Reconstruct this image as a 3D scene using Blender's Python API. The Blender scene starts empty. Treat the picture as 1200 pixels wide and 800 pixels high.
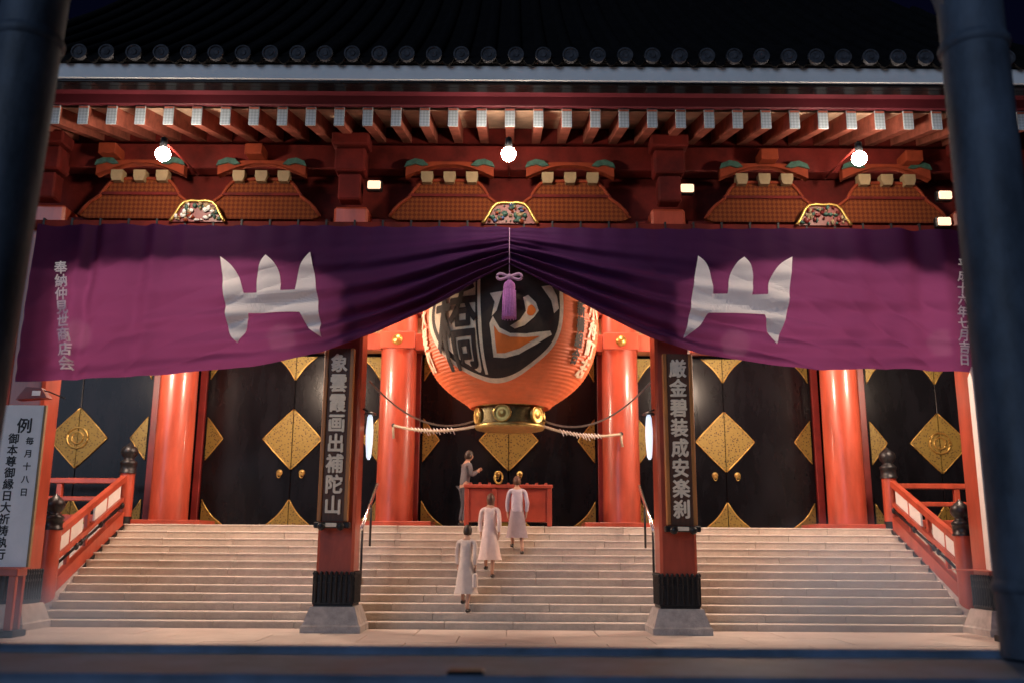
import bpy, bmesh, math, random
import numpy as np
from mathutils import Vector, Matrix, Euler
random.seed(7)
SC = bpy.context.scene
COL = SC.collection
PI = math.pi
R = math.radians

# ------------------------------------------------------------------ camera
TILT = 12.35; ROLL = 0.0065; FPX = 1100.0
CAM = Vector((0.064, -17.7, 1.52))
cd = bpy.data.cameras.new('camera'); cam = bpy.data.objects.new('camera', cd); COL.objects.link(cam)
cd.sensor_width = 36; cd.lens = 36 * FPX / 1200; cd.clip_end = 500; cd.clip_start = 0.1
cam.matrix_world = Matrix.Translation(CAM) @ Matrix.Rotation(R(90 + TILT), 4, 'X') @ Matrix.Rotation(ROLL, 4, 'Z')
cd.dof.use_dof = True; cd.dof.focus_distance = 13.8; cd.dof.aperture_fstop = 1.2
SC.camera = cam
# ------------------------------------------------------------------ night sky
w = bpy.data.worlds.new("World"); SC.world = w; w.use_nodes = True
nt = w.node_tree; bg = nt.nodes['Background']
sky = nt.nodes.new('ShaderNodeTexSky'); sky.sky_type = 'NISHITA'; sky.sun_disc = False
sky.sun_elevation = R(-3.0); sky.sun_rotation = R(200); sky.air_density = 1.2; sky.ozone_density = 4
nt.links.new(sky.outputs[0], bg.inputs[0]); bg.inputs[1].default_value = 0.12
# one weak, cool, low light from the plaza side (the fascia and the rafter ends catch it)
sd = bpy.data.lights.new('sun', 'SUN'); sd.energy = 0.62; sd.angle = R(35); sd.color = (0.58, 0.74, 1.0)
so = bpy.data.objects.new('sun', sd); COL.objects.link(so)
so.rotation_euler = (Vector((-0.5, -0.9, 0.35))).to_track_quat('Z', 'Y').to_euler()
SC.view_settings.view_transform = 'Standard'; SC.view_settings.look = 'None'
SC.view_settings.exposure = 0; SC.view_settings.gamma = 1
SC.cycles.use_denoising = True
SC.cycles.max_bounces = 7; SC.cycles.transparent_max_bounces = 12
SC.cycles.sample_clamp_indirect = 4
SC.cycles.use_light_tree = True

def P(px, py, Y):
    """a point of the photograph -> the world point at depth Y"""
    d = cam.matrix_world.to_3x3() @ Vector(((px - 600) / FPX, (400 - py) / FPX, -1))
    return CAM + d * ((Y - CAM.y) / d.y)

# ------------------------------------------------------------------ materials
def mat(name, col, rough=0.5, metal=0.0, var=0.0, scale=4.0, bump=0.0, bscale=30, coat=0.0, emit=None, estr=0, stretch=(1, 1, 1), col2=None, spec=None):
    m = bpy.data.materials.new(name); m.use_nodes = True
    t = m.node_tree; b = t.nodes['Principled BSDF']
    b.inputs['Base Color'].default_value = (*col, 1); b.inputs['Roughness'].default_value = rough
    b.inputs['Metallic'].default_value = metal; b.inputs['Coat Weight'].default_value = coat
    b.inputs['Coat Roughness'].default_value = 0.12
    if spec is not None: b.inputs['Specular IOR Level'].default_value = spec
    if emit: b.inputs['Emission Color'].default_value = (*emit, 1); b.inputs['Emission Strength'].default_value = estr
    if var or bump or col2:
        tc = t.nodes.new('ShaderNodeTexCoord'); mp = t.nodes.new('ShaderNodeMapping'); mp.inputs['Scale'].default_value = stretch
        t.links.new(tc.outputs['Object'], mp.inputs[0])
    if var or col2:
        n = t.nodes.new('ShaderNodeTexNoise'); n.inputs['Scale'].default_value = scale; n.inputs['Detail'].default_value = 6; n.inputs['Roughness'].default_value = .65
        t.links.new(mp.outputs[0], n.inputs[0])
        r = t.nodes.new('ShaderNodeValToRGB')
        c2 = col2 or tuple(c * (1 - var) for c in col); c1 = col if col2 else tuple(min(1, c * (1 + var)) for c in col)
        r.color_ramp.elements[0].position = .35; r.color_ramp.elements[1].position = .65
        r.color_ramp.elements[0].color = (*c2, 1); r.color_ramp.elements[1].color = (*c1, 1)
        t.links.new(n.outputs[0], r.inputs[0]); t.links.new(r.outputs[0], b.inputs['Base Color'])
        mr = t.nodes.new('ShaderNodeMapRange'); mr.inputs[3].default_value = rough * .8; mr.inputs[4].default_value = min(1, rough * 1.25)
        t.links.new(n.outputs[0], mr.inputs[0]); t.links.new(mr.outputs[0], b.inputs['Roughness'])
    if bump:
        n2 = t.nodes.new('ShaderNodeTexNoise'); n2.inputs['Scale'].default_value = bscale; n2.inputs['Detail'].default_value = 4
        t.links.new(mp.outputs[0], n2.inputs[0])
        bp = t.nodes.new('ShaderNodeBump'); bp.inputs['Strength'].default_value = bump; bp.inputs['Distance'].default_value = .02
        t.links.new(n2.outputs[0], bp.inputs['Height']); t.links.new(bp.outputs[0], b.inputs['Normal'])
    return m

M = {}
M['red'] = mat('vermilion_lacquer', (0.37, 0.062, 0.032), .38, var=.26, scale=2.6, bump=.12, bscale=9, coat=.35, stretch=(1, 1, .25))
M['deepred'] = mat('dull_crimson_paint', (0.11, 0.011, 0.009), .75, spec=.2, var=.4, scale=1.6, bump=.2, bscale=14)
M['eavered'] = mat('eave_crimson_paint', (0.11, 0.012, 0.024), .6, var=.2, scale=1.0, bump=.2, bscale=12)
M['darkred'] = mat('oxblood_paint', (0.16, 0.014, 0.012), .45, var=.25, scale=2)  # dark red paint with random mottling
M['orange'] = mat('orange_painted_timber', (0.20, 0.032, 0.012), .75, spec=.2, var=.2, scale=5)
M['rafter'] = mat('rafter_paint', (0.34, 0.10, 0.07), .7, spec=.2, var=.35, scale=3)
M['board'] = mat('pale_ceiling_board', (0.62, 0.44, 0.32), .7, var=.2, scale=3)
M['masu'] = mat('ochre_block_paint', (0.27, 0.19, 0.10), .6, var=.15, scale=5)
M['green'] = mat('green_scroll_paint', (0.03, 0.085, 0.065), .5, var=.4, scale=12)
M['bluep'] = mat('blue_scroll_paint', (0.06, 0.10, 0.22), .5, var=.4, scale=12)
M['white'] = mat('white_paint', (0.72, 0.72, 0.70), .55, var=.06, scale=3)
M['fascia'] = mat('fascia_board_paint', (0.84, 0.87, 0.88), .6, var=.06, scale=1.2)
M['tile'] = mat('dark_roof_tile', (0.0045, 0.0045, 0.0055), .9, var=.35, scale=2.5, bump=.2, spec=.15)
M['tilecap'] = mat('weathered_tile_end', (0.06, 0.063, 0.075), .8, var=.45, scale=8, bump=.3, spec=.2)
M['black'] = mat('black_lacquer', (0.005, 0.005, 0.007), .22, spec=.2, var=.4, scale=2, bump=.08, bscale=6, stretch=(1, 1, .3))
M['blackmetal'] = mat('black_iron', (0.016, 0.017, 0.02), .38, metal=.4, var=.3, scale=8, bump=.2)
M['bronze'] = mat('dark_blue_bronze', (0.065, 0.09, 0.13), .6, metal=.1, var=.55, scale=2.6, bump=.5, bscale=7, stretch=(1, 1, .5))
M['rim'] = mat('worn_bronze_rim', (0.16, 0.24, 0.38), .55, metal=.0, col2=(0.07, 0.10, 0.14), scale=2.2, bump=.3, bscale=6)
M['stone'] = mat('stair_stone', (0.62, 0.53, 0.44), .8, col2=(0.46, 0.39, 0.32), scale=4, bump=.5, bscale=40)
M['stone2'] = mat('stair_stone_darker', (0.55, 0.47, 0.39), .8, col2=(0.41, 0.35, 0.285), scale=3, bump=.5, bscale=40)
M['nosing'] = mat('worn_stair_edge', (0.60, 0.54, 0.48), .6, var=.10, scale=5, bump=.2)
M['plinth'] = mat('granite_base', (0.42, 0.38, 0.36), .75, var=.2, scale=6, bump=.5, bscale=50)
M['paving'] = mat('worn_paving', (0.56, 0.48, 0.43), .7, col2=(0.46, 0.39, 0.35), scale=1.5, bump=.3, bscale=30)
M['goldrim'] = mat('gilt_edge', (0.50, 0.32, 0.09), .35, metal=.8, var=.2, scale=10)
M['brass'] = mat('aged_brass', (0.50, 0.36, 0.12), .38, metal=.75, var=.35, scale=9, bump=.2)
M['steel'] = mat('stainless_steel', (0.72, 0.72, 0.74), .25, metal=1)
M['darkbrass'] = mat('dull_brass_band', (0.22, 0.17, 0.06), .45, metal=.5, col2=(0.06, 0.05, 0.02), scale=6, bump=.3)
M['rope'] = mat('hemp_rope', (0.38, 0.32, 0.24), .8, var=.2, scale=20)
M['paper'] = mat('white_paper', (0.78, 0.77, 0.78), .8)
M['plaque'] = mat('carved_brown_board', (0.14, 0.052, 0.022), .5, col2=(0.08, 0.03, 0.014), scale=5, stretch=(6, 6, .5), bump=.2)
M['plaqueframe'] = mat('plaque_frame_wood', (0.42, 0.17, 0.05), .4, var=.2, scale=4, stretch=(5, 5, .5))
M['inlay'] = mat('faded_gilt_lettering', (0.86, 0.74, 0.58), .5, var=.08, scale=12)
M['ink'] = mat('black_ink', (0.012, 0.012, 0.014), .6)
M['signwhite'] = mat('sign_board_white', (0.82, 0.82, 0.84), .55, var=.06, scale=2)
M['crest'] = mat('white_cotton_crest', (0.90, 0.82, 0.81), .8, var=.03, scale=5)
M['lantern'] = mat('lantern_red_paper', (0.78, 0.15, 0.045), .55, var=.12, scale=2.5, bump=.1, bscale=20, emit=(1, .22, .06), estr=.07)  # faint orange glow added to brighten the paper; no lamp burns inside
M['lblack'] = mat('lantern_black_ink', (0.040, 0.026, 0.020), .75, var=.3, scale=5)
M['lbeige'] = mat('lantern_beige_outline', (0.86, 0.70, 0.50), .6, var=.14, scale=8)
M['lorange'] = mat('lantern_orange_gap', (0.86, 0.20, 0.03), .5, var=.08, scale=5)
M['tassel'] = mat('purple_tassel_thread', (0.38, 0.13, 0.40), .8, var=.2, scale=30)
M['lilac'] = mat('lilac_cord', (0.42, 0.25, 0.42), .7)
M['skin'] = mat('skin', (0.50, 0.28, 0.19), .55)
M['hair'] = mat('dark_hair', (0.03, 0.018, 0.012), .45, var=.3, scale=30)
M['hairbrown'] = mat('brown_hair', (0.10, 0.04, 0.02), .45, var=.3, scale=30)
M['suit'] = mat('grey_suit_cloth', (0.13, 0.125, 0.14), .85, var=.15, scale=9, bump=.3)
M['suit2'] = mat('darker_trouser_cloth', (0.07, 0.07, 0.085), .85, var=.15, scale=9)
M['pink'] = mat('pale_pink_cloth', (0.74, 0.60, 0.56), .85, var=.07, scale=7, bump=.3)
M['lilaccloth'] = mat('pale_lilac_cloth', (0.50, 0.44, 0.50), .85, var=.1, scale=7, bump=.3)
M['cream'] = mat('cream_cloth', (0.66, 0.56, 0.50), .85, var=.08, scale=7, bump=.3)
M['greyskirt'] = mat('mauve_grey_skirt', (0.30, 0.25, 0.28), .85, var=.1, scale=7)
M['shoe'] = mat('dark_shoe', (0.02, 0.018, 0.018), .4)
M['eye'] = mat('eye_dark', (0.02, 0.015, 0.012), .3)
M['lip'] = mat('lip', (0.42, 0.14, 0.11), .5)
M['bulb'] = mat('lit_bulb', (1, 1, 1), .5, emit=(1.0, 0.80, 0.60), estr=270)
M['spot'] = mat('lit_floodlight', (1, 1, 1), .5, emit=(1.0, 0.52, 0.26), estr=1.25)
M['inner'] = mat('lit_inner_lamp', (1, 1, 1), .5, emit=(1.0, 0.74, 0.55), estr=225)
M['cool'] = mat('lit_cool_lamp', (1, 1, 1), .5, emit=(0.66, 0.82, 1.0), estr=1.0)
M['box'] = mat('offertory_box_red', (0.32, 0.045, 0.022), .5, var=.2, scale=3)

# rafter end caps: pale blue-white metal with a fine criss-cross pattern
def cap_mat():
    m = mat('patterned_rafter_cap', (0.55, 0.62, 0.68), .5); t = m.node_tree; b = t.nodes['Principled BSDF']
    tc = t.nodes.new('ShaderNodeTexCoord'); mp = t.nodes.new('ShaderNodeMapping'); mp.inputs['Rotation'].default_value = (0, R(45), 0)
    c = t.nodes.new('ShaderNodeTexChecker'); c.inputs['Scale'].default_value = 24
    c.inputs[1].default_value = (0.55, 0.63, 0.70, 1); c.inputs[2].default_value = (0.38, 0.46, 0.53, 1)
    t.links.new(tc.outputs['Object'], mp.inputs[0]); t.links.new(mp.outputs[0], c.inputs[0]); t.links.new(c.outputs[0], b.inputs['Base Color'])
    return m
M['cap'] = cap_mat()
# openwork gilt plate: engraved holes as a voronoi pattern
def gilt_mat():
    m = mat('engraved_gilt_plate', (0.21, 0.135, 0.028), .5, metal=.3); t = m.node_tree; b = t.nodes['Principled BSDF']
    tc = t.nodes.new('ShaderNodeTexCoord'); v = t.nodes.new('ShaderNodeTexVoronoi'); v.inputs['Scale'].default_value = 19
    r = t.nodes.new('ShaderNodeValToRGB'); r.color_ramp.elements[0].position = .24; r.color_ramp.elements[0].color = (.05, .026, .008, 1)
    r.color_ramp.elements[1].position = .36; r.color_ramp.elements[1].color = (0.21, 0.145, 0.030, 1)
    t.links.new(tc.outputs['Object'], v.inputs[0]); t.links.new(v.outputs[0], r.inputs[0]); t.links.new(r.outputs[0], b.inputs['Base Color'])
    bp = t.nodes.new('ShaderNodeBump'); bp.inputs['Strength'].default_value = .25; bp.inputs['Distance'].default_value = .02
    t.links.new(v.outputs[0], bp.inputs['Height']); t.links.new(bp.outputs[0], b.inputs['Normal'])
    return m
M['gilt'] = gilt_mat()
# woven lattice of the carved bracket panels
def lattice_mat():
    m = mat('lattice_panel', (0.3, 0.08, 0.03), .85, spec=.1); t = m.node_tree; b = t.nodes['Principled BSDF']
    tc = t.nodes.new('ShaderNodeTexCoord'); mp = t.nodes.new('ShaderNodeMapping'); mp.inputs['Rotation'].default_value = (0, R(45), 0)
    c = t.nodes.new('ShaderNodeTexChecker'); c.inputs['Scale'].default_value = 16
    c.inputs[1].default_value = (0.17, 0.046, 0.014, 1); c.inputs[2].default_value = (0.105, 0.022, 0.010, 1)
    t.links.new(tc.outputs['Object'], mp.inputs[0]); t.links.new(mp.outputs[0], c.inputs[0]); t.links.new(c.outputs[0], b.inputs['Base Color'])
    return m
M['lattice'] = lattice_mat()
# purple curtain: thin dyed cloth, mostly lit through from the porch lamps behind it
def cloth_mat():
    m = bpy.data.materials.new('purple_curtain_cloth'); m.use_nodes = True; t = m.node_tree
    out = t.nodes['Material Output']; b = t.nodes['Principled BSDF']; b.inputs['Base Color'].default_value = (0.052, 0.010, 0.068, 1)
    b.inputs['Roughness'].default_value = .75; b.inputs['Specular IOR Level'].default_value = .2
    tr = t.nodes.new('ShaderNodeBsdfTranslucent'); tr.inputs[0].default_value = (0.098, 0.024, 0.080, 1)
    tp = t.nodes.new('ShaderNodeBsdfTransparent'); tp.inputs[0].default_value = (0.8, 0.5, 0.8, 1)
    m1 = t.nodes.new('ShaderNodeMixShader'); m1.inputs[0].default_value = .5
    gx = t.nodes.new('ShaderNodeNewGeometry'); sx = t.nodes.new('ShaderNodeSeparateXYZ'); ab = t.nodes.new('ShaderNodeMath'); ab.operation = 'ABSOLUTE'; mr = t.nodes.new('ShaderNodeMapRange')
    mr.interpolation_type = 'SMOOTHSTEP'; mr.inputs[1].default_value = .6; mr.inputs[2].default_value = 7.6; mr.inputs[3].default_value = .16; mr.inputs[4].default_value = .62   # shade put into the cloth: it passes less light toward the middle
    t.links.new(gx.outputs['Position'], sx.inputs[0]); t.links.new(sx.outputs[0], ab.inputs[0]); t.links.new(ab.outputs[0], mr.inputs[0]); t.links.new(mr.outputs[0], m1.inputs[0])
    m2 = t.nodes.new('ShaderNodeMixShader'); m2.inputs[0].default_value = .0002
    tc = t.nodes.new('ShaderNodeTexCoord'); n = t.nodes.new('ShaderNodeTexNoise'); n.inputs['Scale'].default_value = 90
    bp = t.nodes.new('ShaderNodeBump'); bp.inputs['Strength'].default_value = .15; bp.inputs['Distance'].default_value = .01
    t.links.new(tc.outputs['Object'], n.inputs[0]); t.links.new(n.outputs[0], bp.inputs['Height']); t.links.new(bp.outputs[0], b.inputs['Normal'])
    t.links.new(b.outputs[0], m1.inputs[1]); t.links.new(tr.outputs[0], m1.inputs[2])
    t.links.new(m1.outputs[0], m2.inputs[1]); t.links.new(tp.outputs[0], m2.inputs[2]); t.links.new(m2.outputs[0], out.inputs[0])
    return m
M['cloth'] = cloth_mat()

# ------------------------------------------------------------------ mesh helpers
class MB:
    def __init__(s): s.v = []; s.f = []; s.mi = []; s.ms = []; s.sm = []
    def _m(s, m):
        m = M[m] if isinstance(m, str) else m
        if m not in s.ms: s.ms.append(m)
        return s.ms.index(m)
    def add(s, vs, fs, m, smooth=False):
        o = len(s.v); k = s._m(m); s.v += [tuple(v) for v in vs]
        for f in fs: s.f.append([i + o for i in f]); s.mi.append(k); s.sm.append(smooth)
    def box(s, x0, x1, y0, y1, z0, z1, m, bev=0.0):
        if x1 < x0: x0, x1 = x1, x0
        if bev <= 0:
            vs = [(x, y, z) for x in (x0, x1) for y in (y0, y1) for z in (z0, z1)]
            s.add(vs, [(0, 1, 3, 2), (4, 6, 7, 5), (0, 4, 5, 1), (2, 3, 7, 6), (0, 2, 6, 4), (1, 5, 7, 3)], m); return
        bm = bmesh.new(); bmesh.ops.create_cube(bm, size=1)
        for v in bm.verts: v.co = Vector(((x0 + x1) / 2 + v.co.x * (x1 - x0), (y0 + y1) / 2 + v.co.y * (y1 - y0), (z0 + z1) / 2 + v.co.z * (z1 - z0)))
        bmesh.ops.bevel(bm, geom=bm.edges[:], offset=bev, segments=1, affect='EDGES')
        bm.verts.index_update(); s.add([v.co[:] for v in bm.verts], [[v.index for v in f.verts] for f in bm.faces], m); bm.free()
    def lathe(s, prof, cx, cy, m, n=32, smooth=True, z0=0, cap=True):
        vs = []; fs = []
        for r, z in prof:
            for i in range(n): a = 2 * PI * i / n; vs.append((cx + r * math.cos(a), cy + r * math.sin(a), z0 + z))
        for j in range(len(prof) - 1):
            for i in range(n): k = (i + 1) % n; fs.append((j * n + i, j * n + k, (j + 1) * n + k, (j + 1) * n + i))
        s.add(vs, fs, m, smooth)
        if cap:
            s.add(vs[:n], [list(range(n))[::-1]], m); s.add(vs[-n:], [list(range(n))], m)
    def tube(s, pts, r, m, n=8, smooth=True):
        pts = [Vector(p) for p in pts]; rs = r if isinstance(r, (list, tuple)) else [r] * len(pts)
        vs = []; fs = []
        up = Vector((0, 0, 1))
        for j, p in enumerate(pts):
            d = (pts[min(j + 1, len(pts) - 1)] - pts[max(j - 1, 0)]).normalized()
            a = d.cross(up if abs(d.z) < .95 else Vector((1, 0, 0))).normalized(); b = a.cross(d).normalized()
            for i in range(n): t = 2 * PI * i / n; vs.append(p + (a * math.cos(t) + b * math.sin(t)) * rs[j])
        for j in range(len(pts) - 1):
            for i in range(n): k = (i + 1) % n; fs.append((j * n + i, j * n + k, (j + 1) * n + k, (j + 1) * n + i))
        fs.append(list(range(n))[::-1]); fs.append([(len(pts) - 1) * n + i for i in range(n)])
        s.add(vs, fs, m, smooth)
    def beam(s, a, b, w, h, m):
        """straight bar from a to b, rectangular section w (across) by h"""
        a = Vector(a); b = Vector(b); d = (b - a).normalized(); side = d.cross(Vector((0, 0, 1))).normalized() * w / 2; up = side.cross(d).normalized() * h / 2
        vs = [p + sx * side + sy * up for p in (a, b) for sx, sy in ((-1, -1), (1, -1), (1, 1), (-1, 1))]
        s.add(vs, [(0, 1, 2, 3), (7, 6, 5, 4), (0, 4, 5, 1), (1, 5, 6, 2), (2, 6, 7, 3), (3, 7, 4, 0)], m)
    def prism(s, poly, y0, y1, m, hole=None):
        """polygon in XZ extruded from y0 to y1 (concave allowed)"""
        bm = bmesh.new(); vs = [bm.verts.new((x, y0, z)) for x, z in poly]; bm.faces.new(vs)
        r = bmesh.ops.extrude_face_region(bm, geom=bm.faces[:])
        for v in [g for g in r['geom'] if isinstance(g, bmesh.types.BMVert)]: v.co.y = y1
        bmesh.ops.triangulate(bm, faces=[f for f in bm.faces if len(f.verts) > 4]); bmesh.ops.recalc_face_normals(bm, faces=bm.faces[:])
        bm.verts.index_update(); s.add([v.co[:] for v in bm.verts], [[v.index for v in f.verts] for f in bm.faces], m); bm.free()
    def ball(s, c, r, m, n=10, sc=(1, 1, 1)):
        vs = []; fs = []; c = Vector(c)
        for j in range(n + 1):
            p = PI * j / n
            for i in range(n * 2): t = PI * i / n; vs.append(c + Vector((r * sc[0] * math.sin(p) * math.cos(t), r * sc[1] * math.sin(p) * math.sin(t), r * sc[2] * math.cos(p))))
        N = n * 2
        for j in range(n):
            for i in range(N): k = (i + 1) % N; fs.append((j * N + i, (j + 1) * N + i, (j + 1) * N + k, j * N + k))
        s.add(vs, fs, m, True)
    def build(s, name, parent=None, kind=None):
        off = wloc(parent) if parent else Vector((0, 0, 0))
        me = bpy.data.meshes.new(name); me.from_pydata([Vector(v) - off for v in s.v], [], s.f)
        for m in s.ms: me.materials.append(m)
        me.polygons.foreach_set('material_index', s.mi); me.polygons.foreach_set('use_smooth', s.sm); me.update()
        o = bpy.data.objects.new(name, me); COL.objects.link(o)
        if parent: o.parent = parent
        if kind: o['kind'] = kind
        return o

def wloc(o):
    v = Vector((0, 0, 0))
    while o: v += o.location; o = o.parent
    return v
def thing(name, label, cat, loc=(0, 0, 0), group=None):
    o = bpy.data.objects.new(name, None); COL.objects.link(o); o.location = loc; o['label'] = label; o['category'] = cat
    o.empty_display_size = .2
    if group: o['group'] = group
    return o
def copy_tree(o, parent=None, delta=(0, 0, 0), label=None):
    c = o.copy(); COL.objects.link(c); c.parent = parent
    if parent is None: c.location = Vector(o.location) + Vector(delta)
    if label: c['label'] = label
    for ch in list(o.children): copy_tree(ch, c)
    return c
def mirror_tree(o, parent=None, label=None):
    """mirror image across X=0 with mirrored mesh data"""
    c = o.copy(); COL.objects.link(c); c.parent = parent; c.location = (-o.location.x, o.location.y, o.location.z)
    if o.data:
        me = o.data.copy(); n = len(me.vertices); co = np.empty(n * 3, 'f'); me.vertices.foreach_get('co', co); co[0::3] *= -1
        me.vertices.foreach_set('co', co); me.flip_normals(); me.update(); c.data = me
    if label: c['label'] = label
    for ch in list(o.children): mirror_tree(ch, c)
    return c
def glyphs(chars, size, pitch, offset=0.0, vertical=True):
    """lettering as flat polygons in a plane: returns (verts2d, faces), centred on x, top at 0"""
    V = []; F = []
    for i, ch in enumerate(chars):
        c = bpy.data.curves.new('lettering', 'FONT'); c.body = ch; c.size = size; c.offset = offset; c.align_x = 'CENTER'; c.fill_mode = 'BOTH'; c.resolution_u = 3
        o = bpy.data.objects.new('lettering', c); COL.objects.link(o)
        dg = bpy.context.evaluated_depsgraph_get(); me = bpy.data.meshes.new_from_object(o.evaluated_get(dg))
        k = len(V); dx, dy = (0, -(i + .85) * pitch) if vertical else (i * pitch, 0)
        V += [(v.co.x + dx, v.co.y + dy) for v in me.vertices]; F += [[k + j for j in p.vertices] for p in me.polygons]
        bpy.data.objects.remove(o); bpy.data.curves.remove(c); bpy.data.meshes.remove(me)
    return V, F
def slab_from_flat(V, F, fn, depth_vec, m, mb, subdiv=0, maxlen=.15, bold=0):
    if bold:   # a brush-thick stroke: the outline laid down a few times a little apart
        d = Vector(depth_vec)
        for k, (ax, ay) in enumerate(((0, 0), (-1, 0), (1, 0), (0, 1), (0, -1), (.7, .7), (-.7, -.7))):
            slab_from_flat([(x + ax * bold, y + ay * bold) for x, y in V], F, (lambda x, z, k=k: fn(x, z) + d * (.02 + .06 * k)), depth_vec, m, mb, subdiv, maxlen)
        return
    """wrap flat polygons on a surface fn(x,z)->Vector and give them a thickness along depth_vec"""
    bm = bmesh.new(); vs = [bm.verts.new((x, y, 0)) for x, y in V]
    for f in F:
        try: bm.faces.new([vs[i] for i in f])
        except ValueError: pass
    bmesh.ops.remove_doubles(bm, verts=bm.verts[:], dist=1e-5)
    bmesh.ops.triangulate(bm, faces=bm.faces[:])
    for _ in range(subdiv):
        ed = [e for e in bm.edges if e.calc_length() > maxlen]
        if not ed: break
        bmesh.ops.subdivide_edges(bm, edges=ed, cuts=1); bmesh.ops.triangulate(bm, faces=[f for f in bm.faces if len(f.verts) > 3])
    r = bmesh.ops.extrude_face_region(bm, geom=bm.faces[:])
    top = {g for g in r['geom'] if isinstance(g, bmesh.types.BMVert)}
    dv = Vector(depth_vec)
    for v in bm.verts:
        p = fn(v.co.x, v.co.y)
        v.co = p + (dv if v in top else Vector((0, 0, 0)))
    bmesh.ops.recalc_face_normals(bm, faces=bm.faces[:]); bm.verts.index_update()
    mb.add([v.co[:] for v in bm.verts], [[v.index for v in f.verts] for f in bm.faces], m); bm.free()

# ================================================================== SETTING
H = 1.98; NST = 13; RH = H / NST; Y0 = 0.5; TR = 3.1 / 12
g = MB(); g.add([(-150, -90, 0), (150, -90, 0), (150, 200, 0), (-150, 200, 0)], [(0, 1, 2, 3)], 'paving')
ground = g.build('ground', kind='structure')
# large paving slabs in front of the stairs, joints recessed
sl = MB()
slabs = []
for r_ in range(6):
    y = -7.1 + r_ * 1.25; off = (r_ % 2) * .8
    for c_ in range(15):
        x = -12 + off + c_ * 1.6
        s_ = MB(); s_.box(x + .006, x + 1.594, y + .006, y + 1.244, 0.004, .03 + random.uniform(-.003, .003), 'paving', .006)
        s_.build('paving_slab', ground)
# landing
lan = MB(); lan.box(-14, 14, Y0 + 12 * TR + .45, 9, 0.0, H, 'stone')
lan.build('landing', kind='structure')
# stairs: every step is a row of long stones; the worn edge is a separate proud strip
st = thing('stone_staircase', 'wide pale stone staircase of thirteen steps rising between the red railings', 'staircase', (0, Y0, 0))
SW = 8.75
stone_v = []
for L in (1.28, 1.52, 1.75):
    for mm in ('stone', 'stone2'):
        b = MB(); b.box(0, L - .008, 0.012, TR + .2, 0, RH - .03, mm); b.box(0, L - .008, 0, TR + .2, RH - .03, RH, 'nosing', .009)
        stone_v.append((L, b))
cache = {}
for k in range(NST):
    x = -SW + (0 if k % 2 else -.0); y = Y0 + k * TR; z = k * RH
    while x < SW - .3:
        L, b = random.choice(stone_v)
        if x + L > SW - .5: L = SW - x; b = MB(); b.box(0, L - .004, 0.012, TR + .2, 0, RH - .03, 'stone'); b.box(0, L - .004, 0, TR + .2, RH - .03, RH, 'nosing', .009); key = None
        else: key = id(b)
        if key and key in cache:
            o = bpy.data.objects.new('step_stone', cache[key]); COL.objects.link(o); o.parent = st
        else:
            o = b.build('step_stone'); o.parent = st
            if key: cache[key] = o.data
        o.location = (x, y - Y0 + random.uniform(-.004, .004), z + random.uniform(-.002, .002)); x += L
core = MB(); core.add([(-SW, Y0 + .3, 0), (SW, Y0 + .3, 0), (SW, Y0 + 3.1, H - RH - .02), (-SW, Y0 + 3.1, H - RH - .02), (-SW, Y0 + 3.5, H - RH - .02), (SW, Y0 + 3.5, H - RH - .02), (-SW, Y0 + 3.5, 0), (SW, Y0 + 3.5, 0)],
                      [(0, 1, 2, 3), (3, 2, 5, 4), (0, 3, 4, 6), (1, 7, 5, 2)], 'stone2')
core.build('core', st)
# sloping side kerbs of the staircase
for s in (-1, 1):
    kb = MB(); x0, x1 = s * 8.76, s * 9.6
    yA, yB = Y0 + .35, Y0 + 3.1
    vs = []
    for x in (x0, x1): vs += [(x, yA, 0), (x, yB, 0), (x, yB, H - .01), (x, yA + .05, .28)]
    kb.add(vs, [(0, 1, 2, 3), (7, 6, 5, 4), (3, 2, 6, 7), (0, 3, 7, 4), (1, 5, 6, 2), (0, 4, 5, 1)], 'plinth')
    kb.build('side_kerb', st)
    b = MB(); b.box(s * 8.8, s * 14, Y0 + 3.1, Y0 + 3.6, 0, H - .02, 'plinth'); b.build('side_wall', st)

# ================================================================== TEMPLE HALL
T = thing('temple_hall', 'vermilion temple hall with round columns, black gilt doors and dark tiled eave', 'temple', (0, 4, 0))
CX = [-7.83, -2.63, 2.63, 7.83, 13.0, -13.0]
BE = P(460, 412, 4.3).z; BT = P(460, 393, 4.3).z
for x in CX:
    c = MB(); r = .43
    c.lathe([(r * 1.0, H), (r, H + 1), (r * .985, H + 3), (r * .96, BE + 3)], x, 4.3, 'red', 40)
    col = c.build('round_column', T)
    b = MB(); b.box(x - .9, x + .9, 3.72, 4.9, H + .002, H + .10, 'red', .01); b.build('base_board', col)
# tie beam with gold bosses
for a, b_ in zip(sorted(CX)[:-1], sorted(CX)[1:]):
    b = MB(); b.box(a + .40, b_ - .40, 4.08, 4.52, BE, BT, 'red', .02); b.build('tie_beam', T)
for x in CX[:4]:
    b = MB(); b.box(x - .42, x + .42, 3.84, 3.98, BE, BT, 'red', .015)
    o = b.build('beam_end', T)
    q = MB(); z = (BE + BT) / 2
    n = 18; vs = []
    for rr, yy in ((.13, 3.84), (.12, 3.81), (.05, 3.77), (.0, 3.76)):
        for i in range(n): t = 2 * PI * i / n; vs.append((x + rr * math.cos(t), yy, z + rr * math.sin(t)))
    q.add(vs, [(j * n + i, j * n + (i + 1) % n, (j + 1) * n + (i + 1) % n, (j + 1) * n + i) for j in range(3) for i in range(n)], 'goldrim', True)
    q.build('gold_boss', o)
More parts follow.
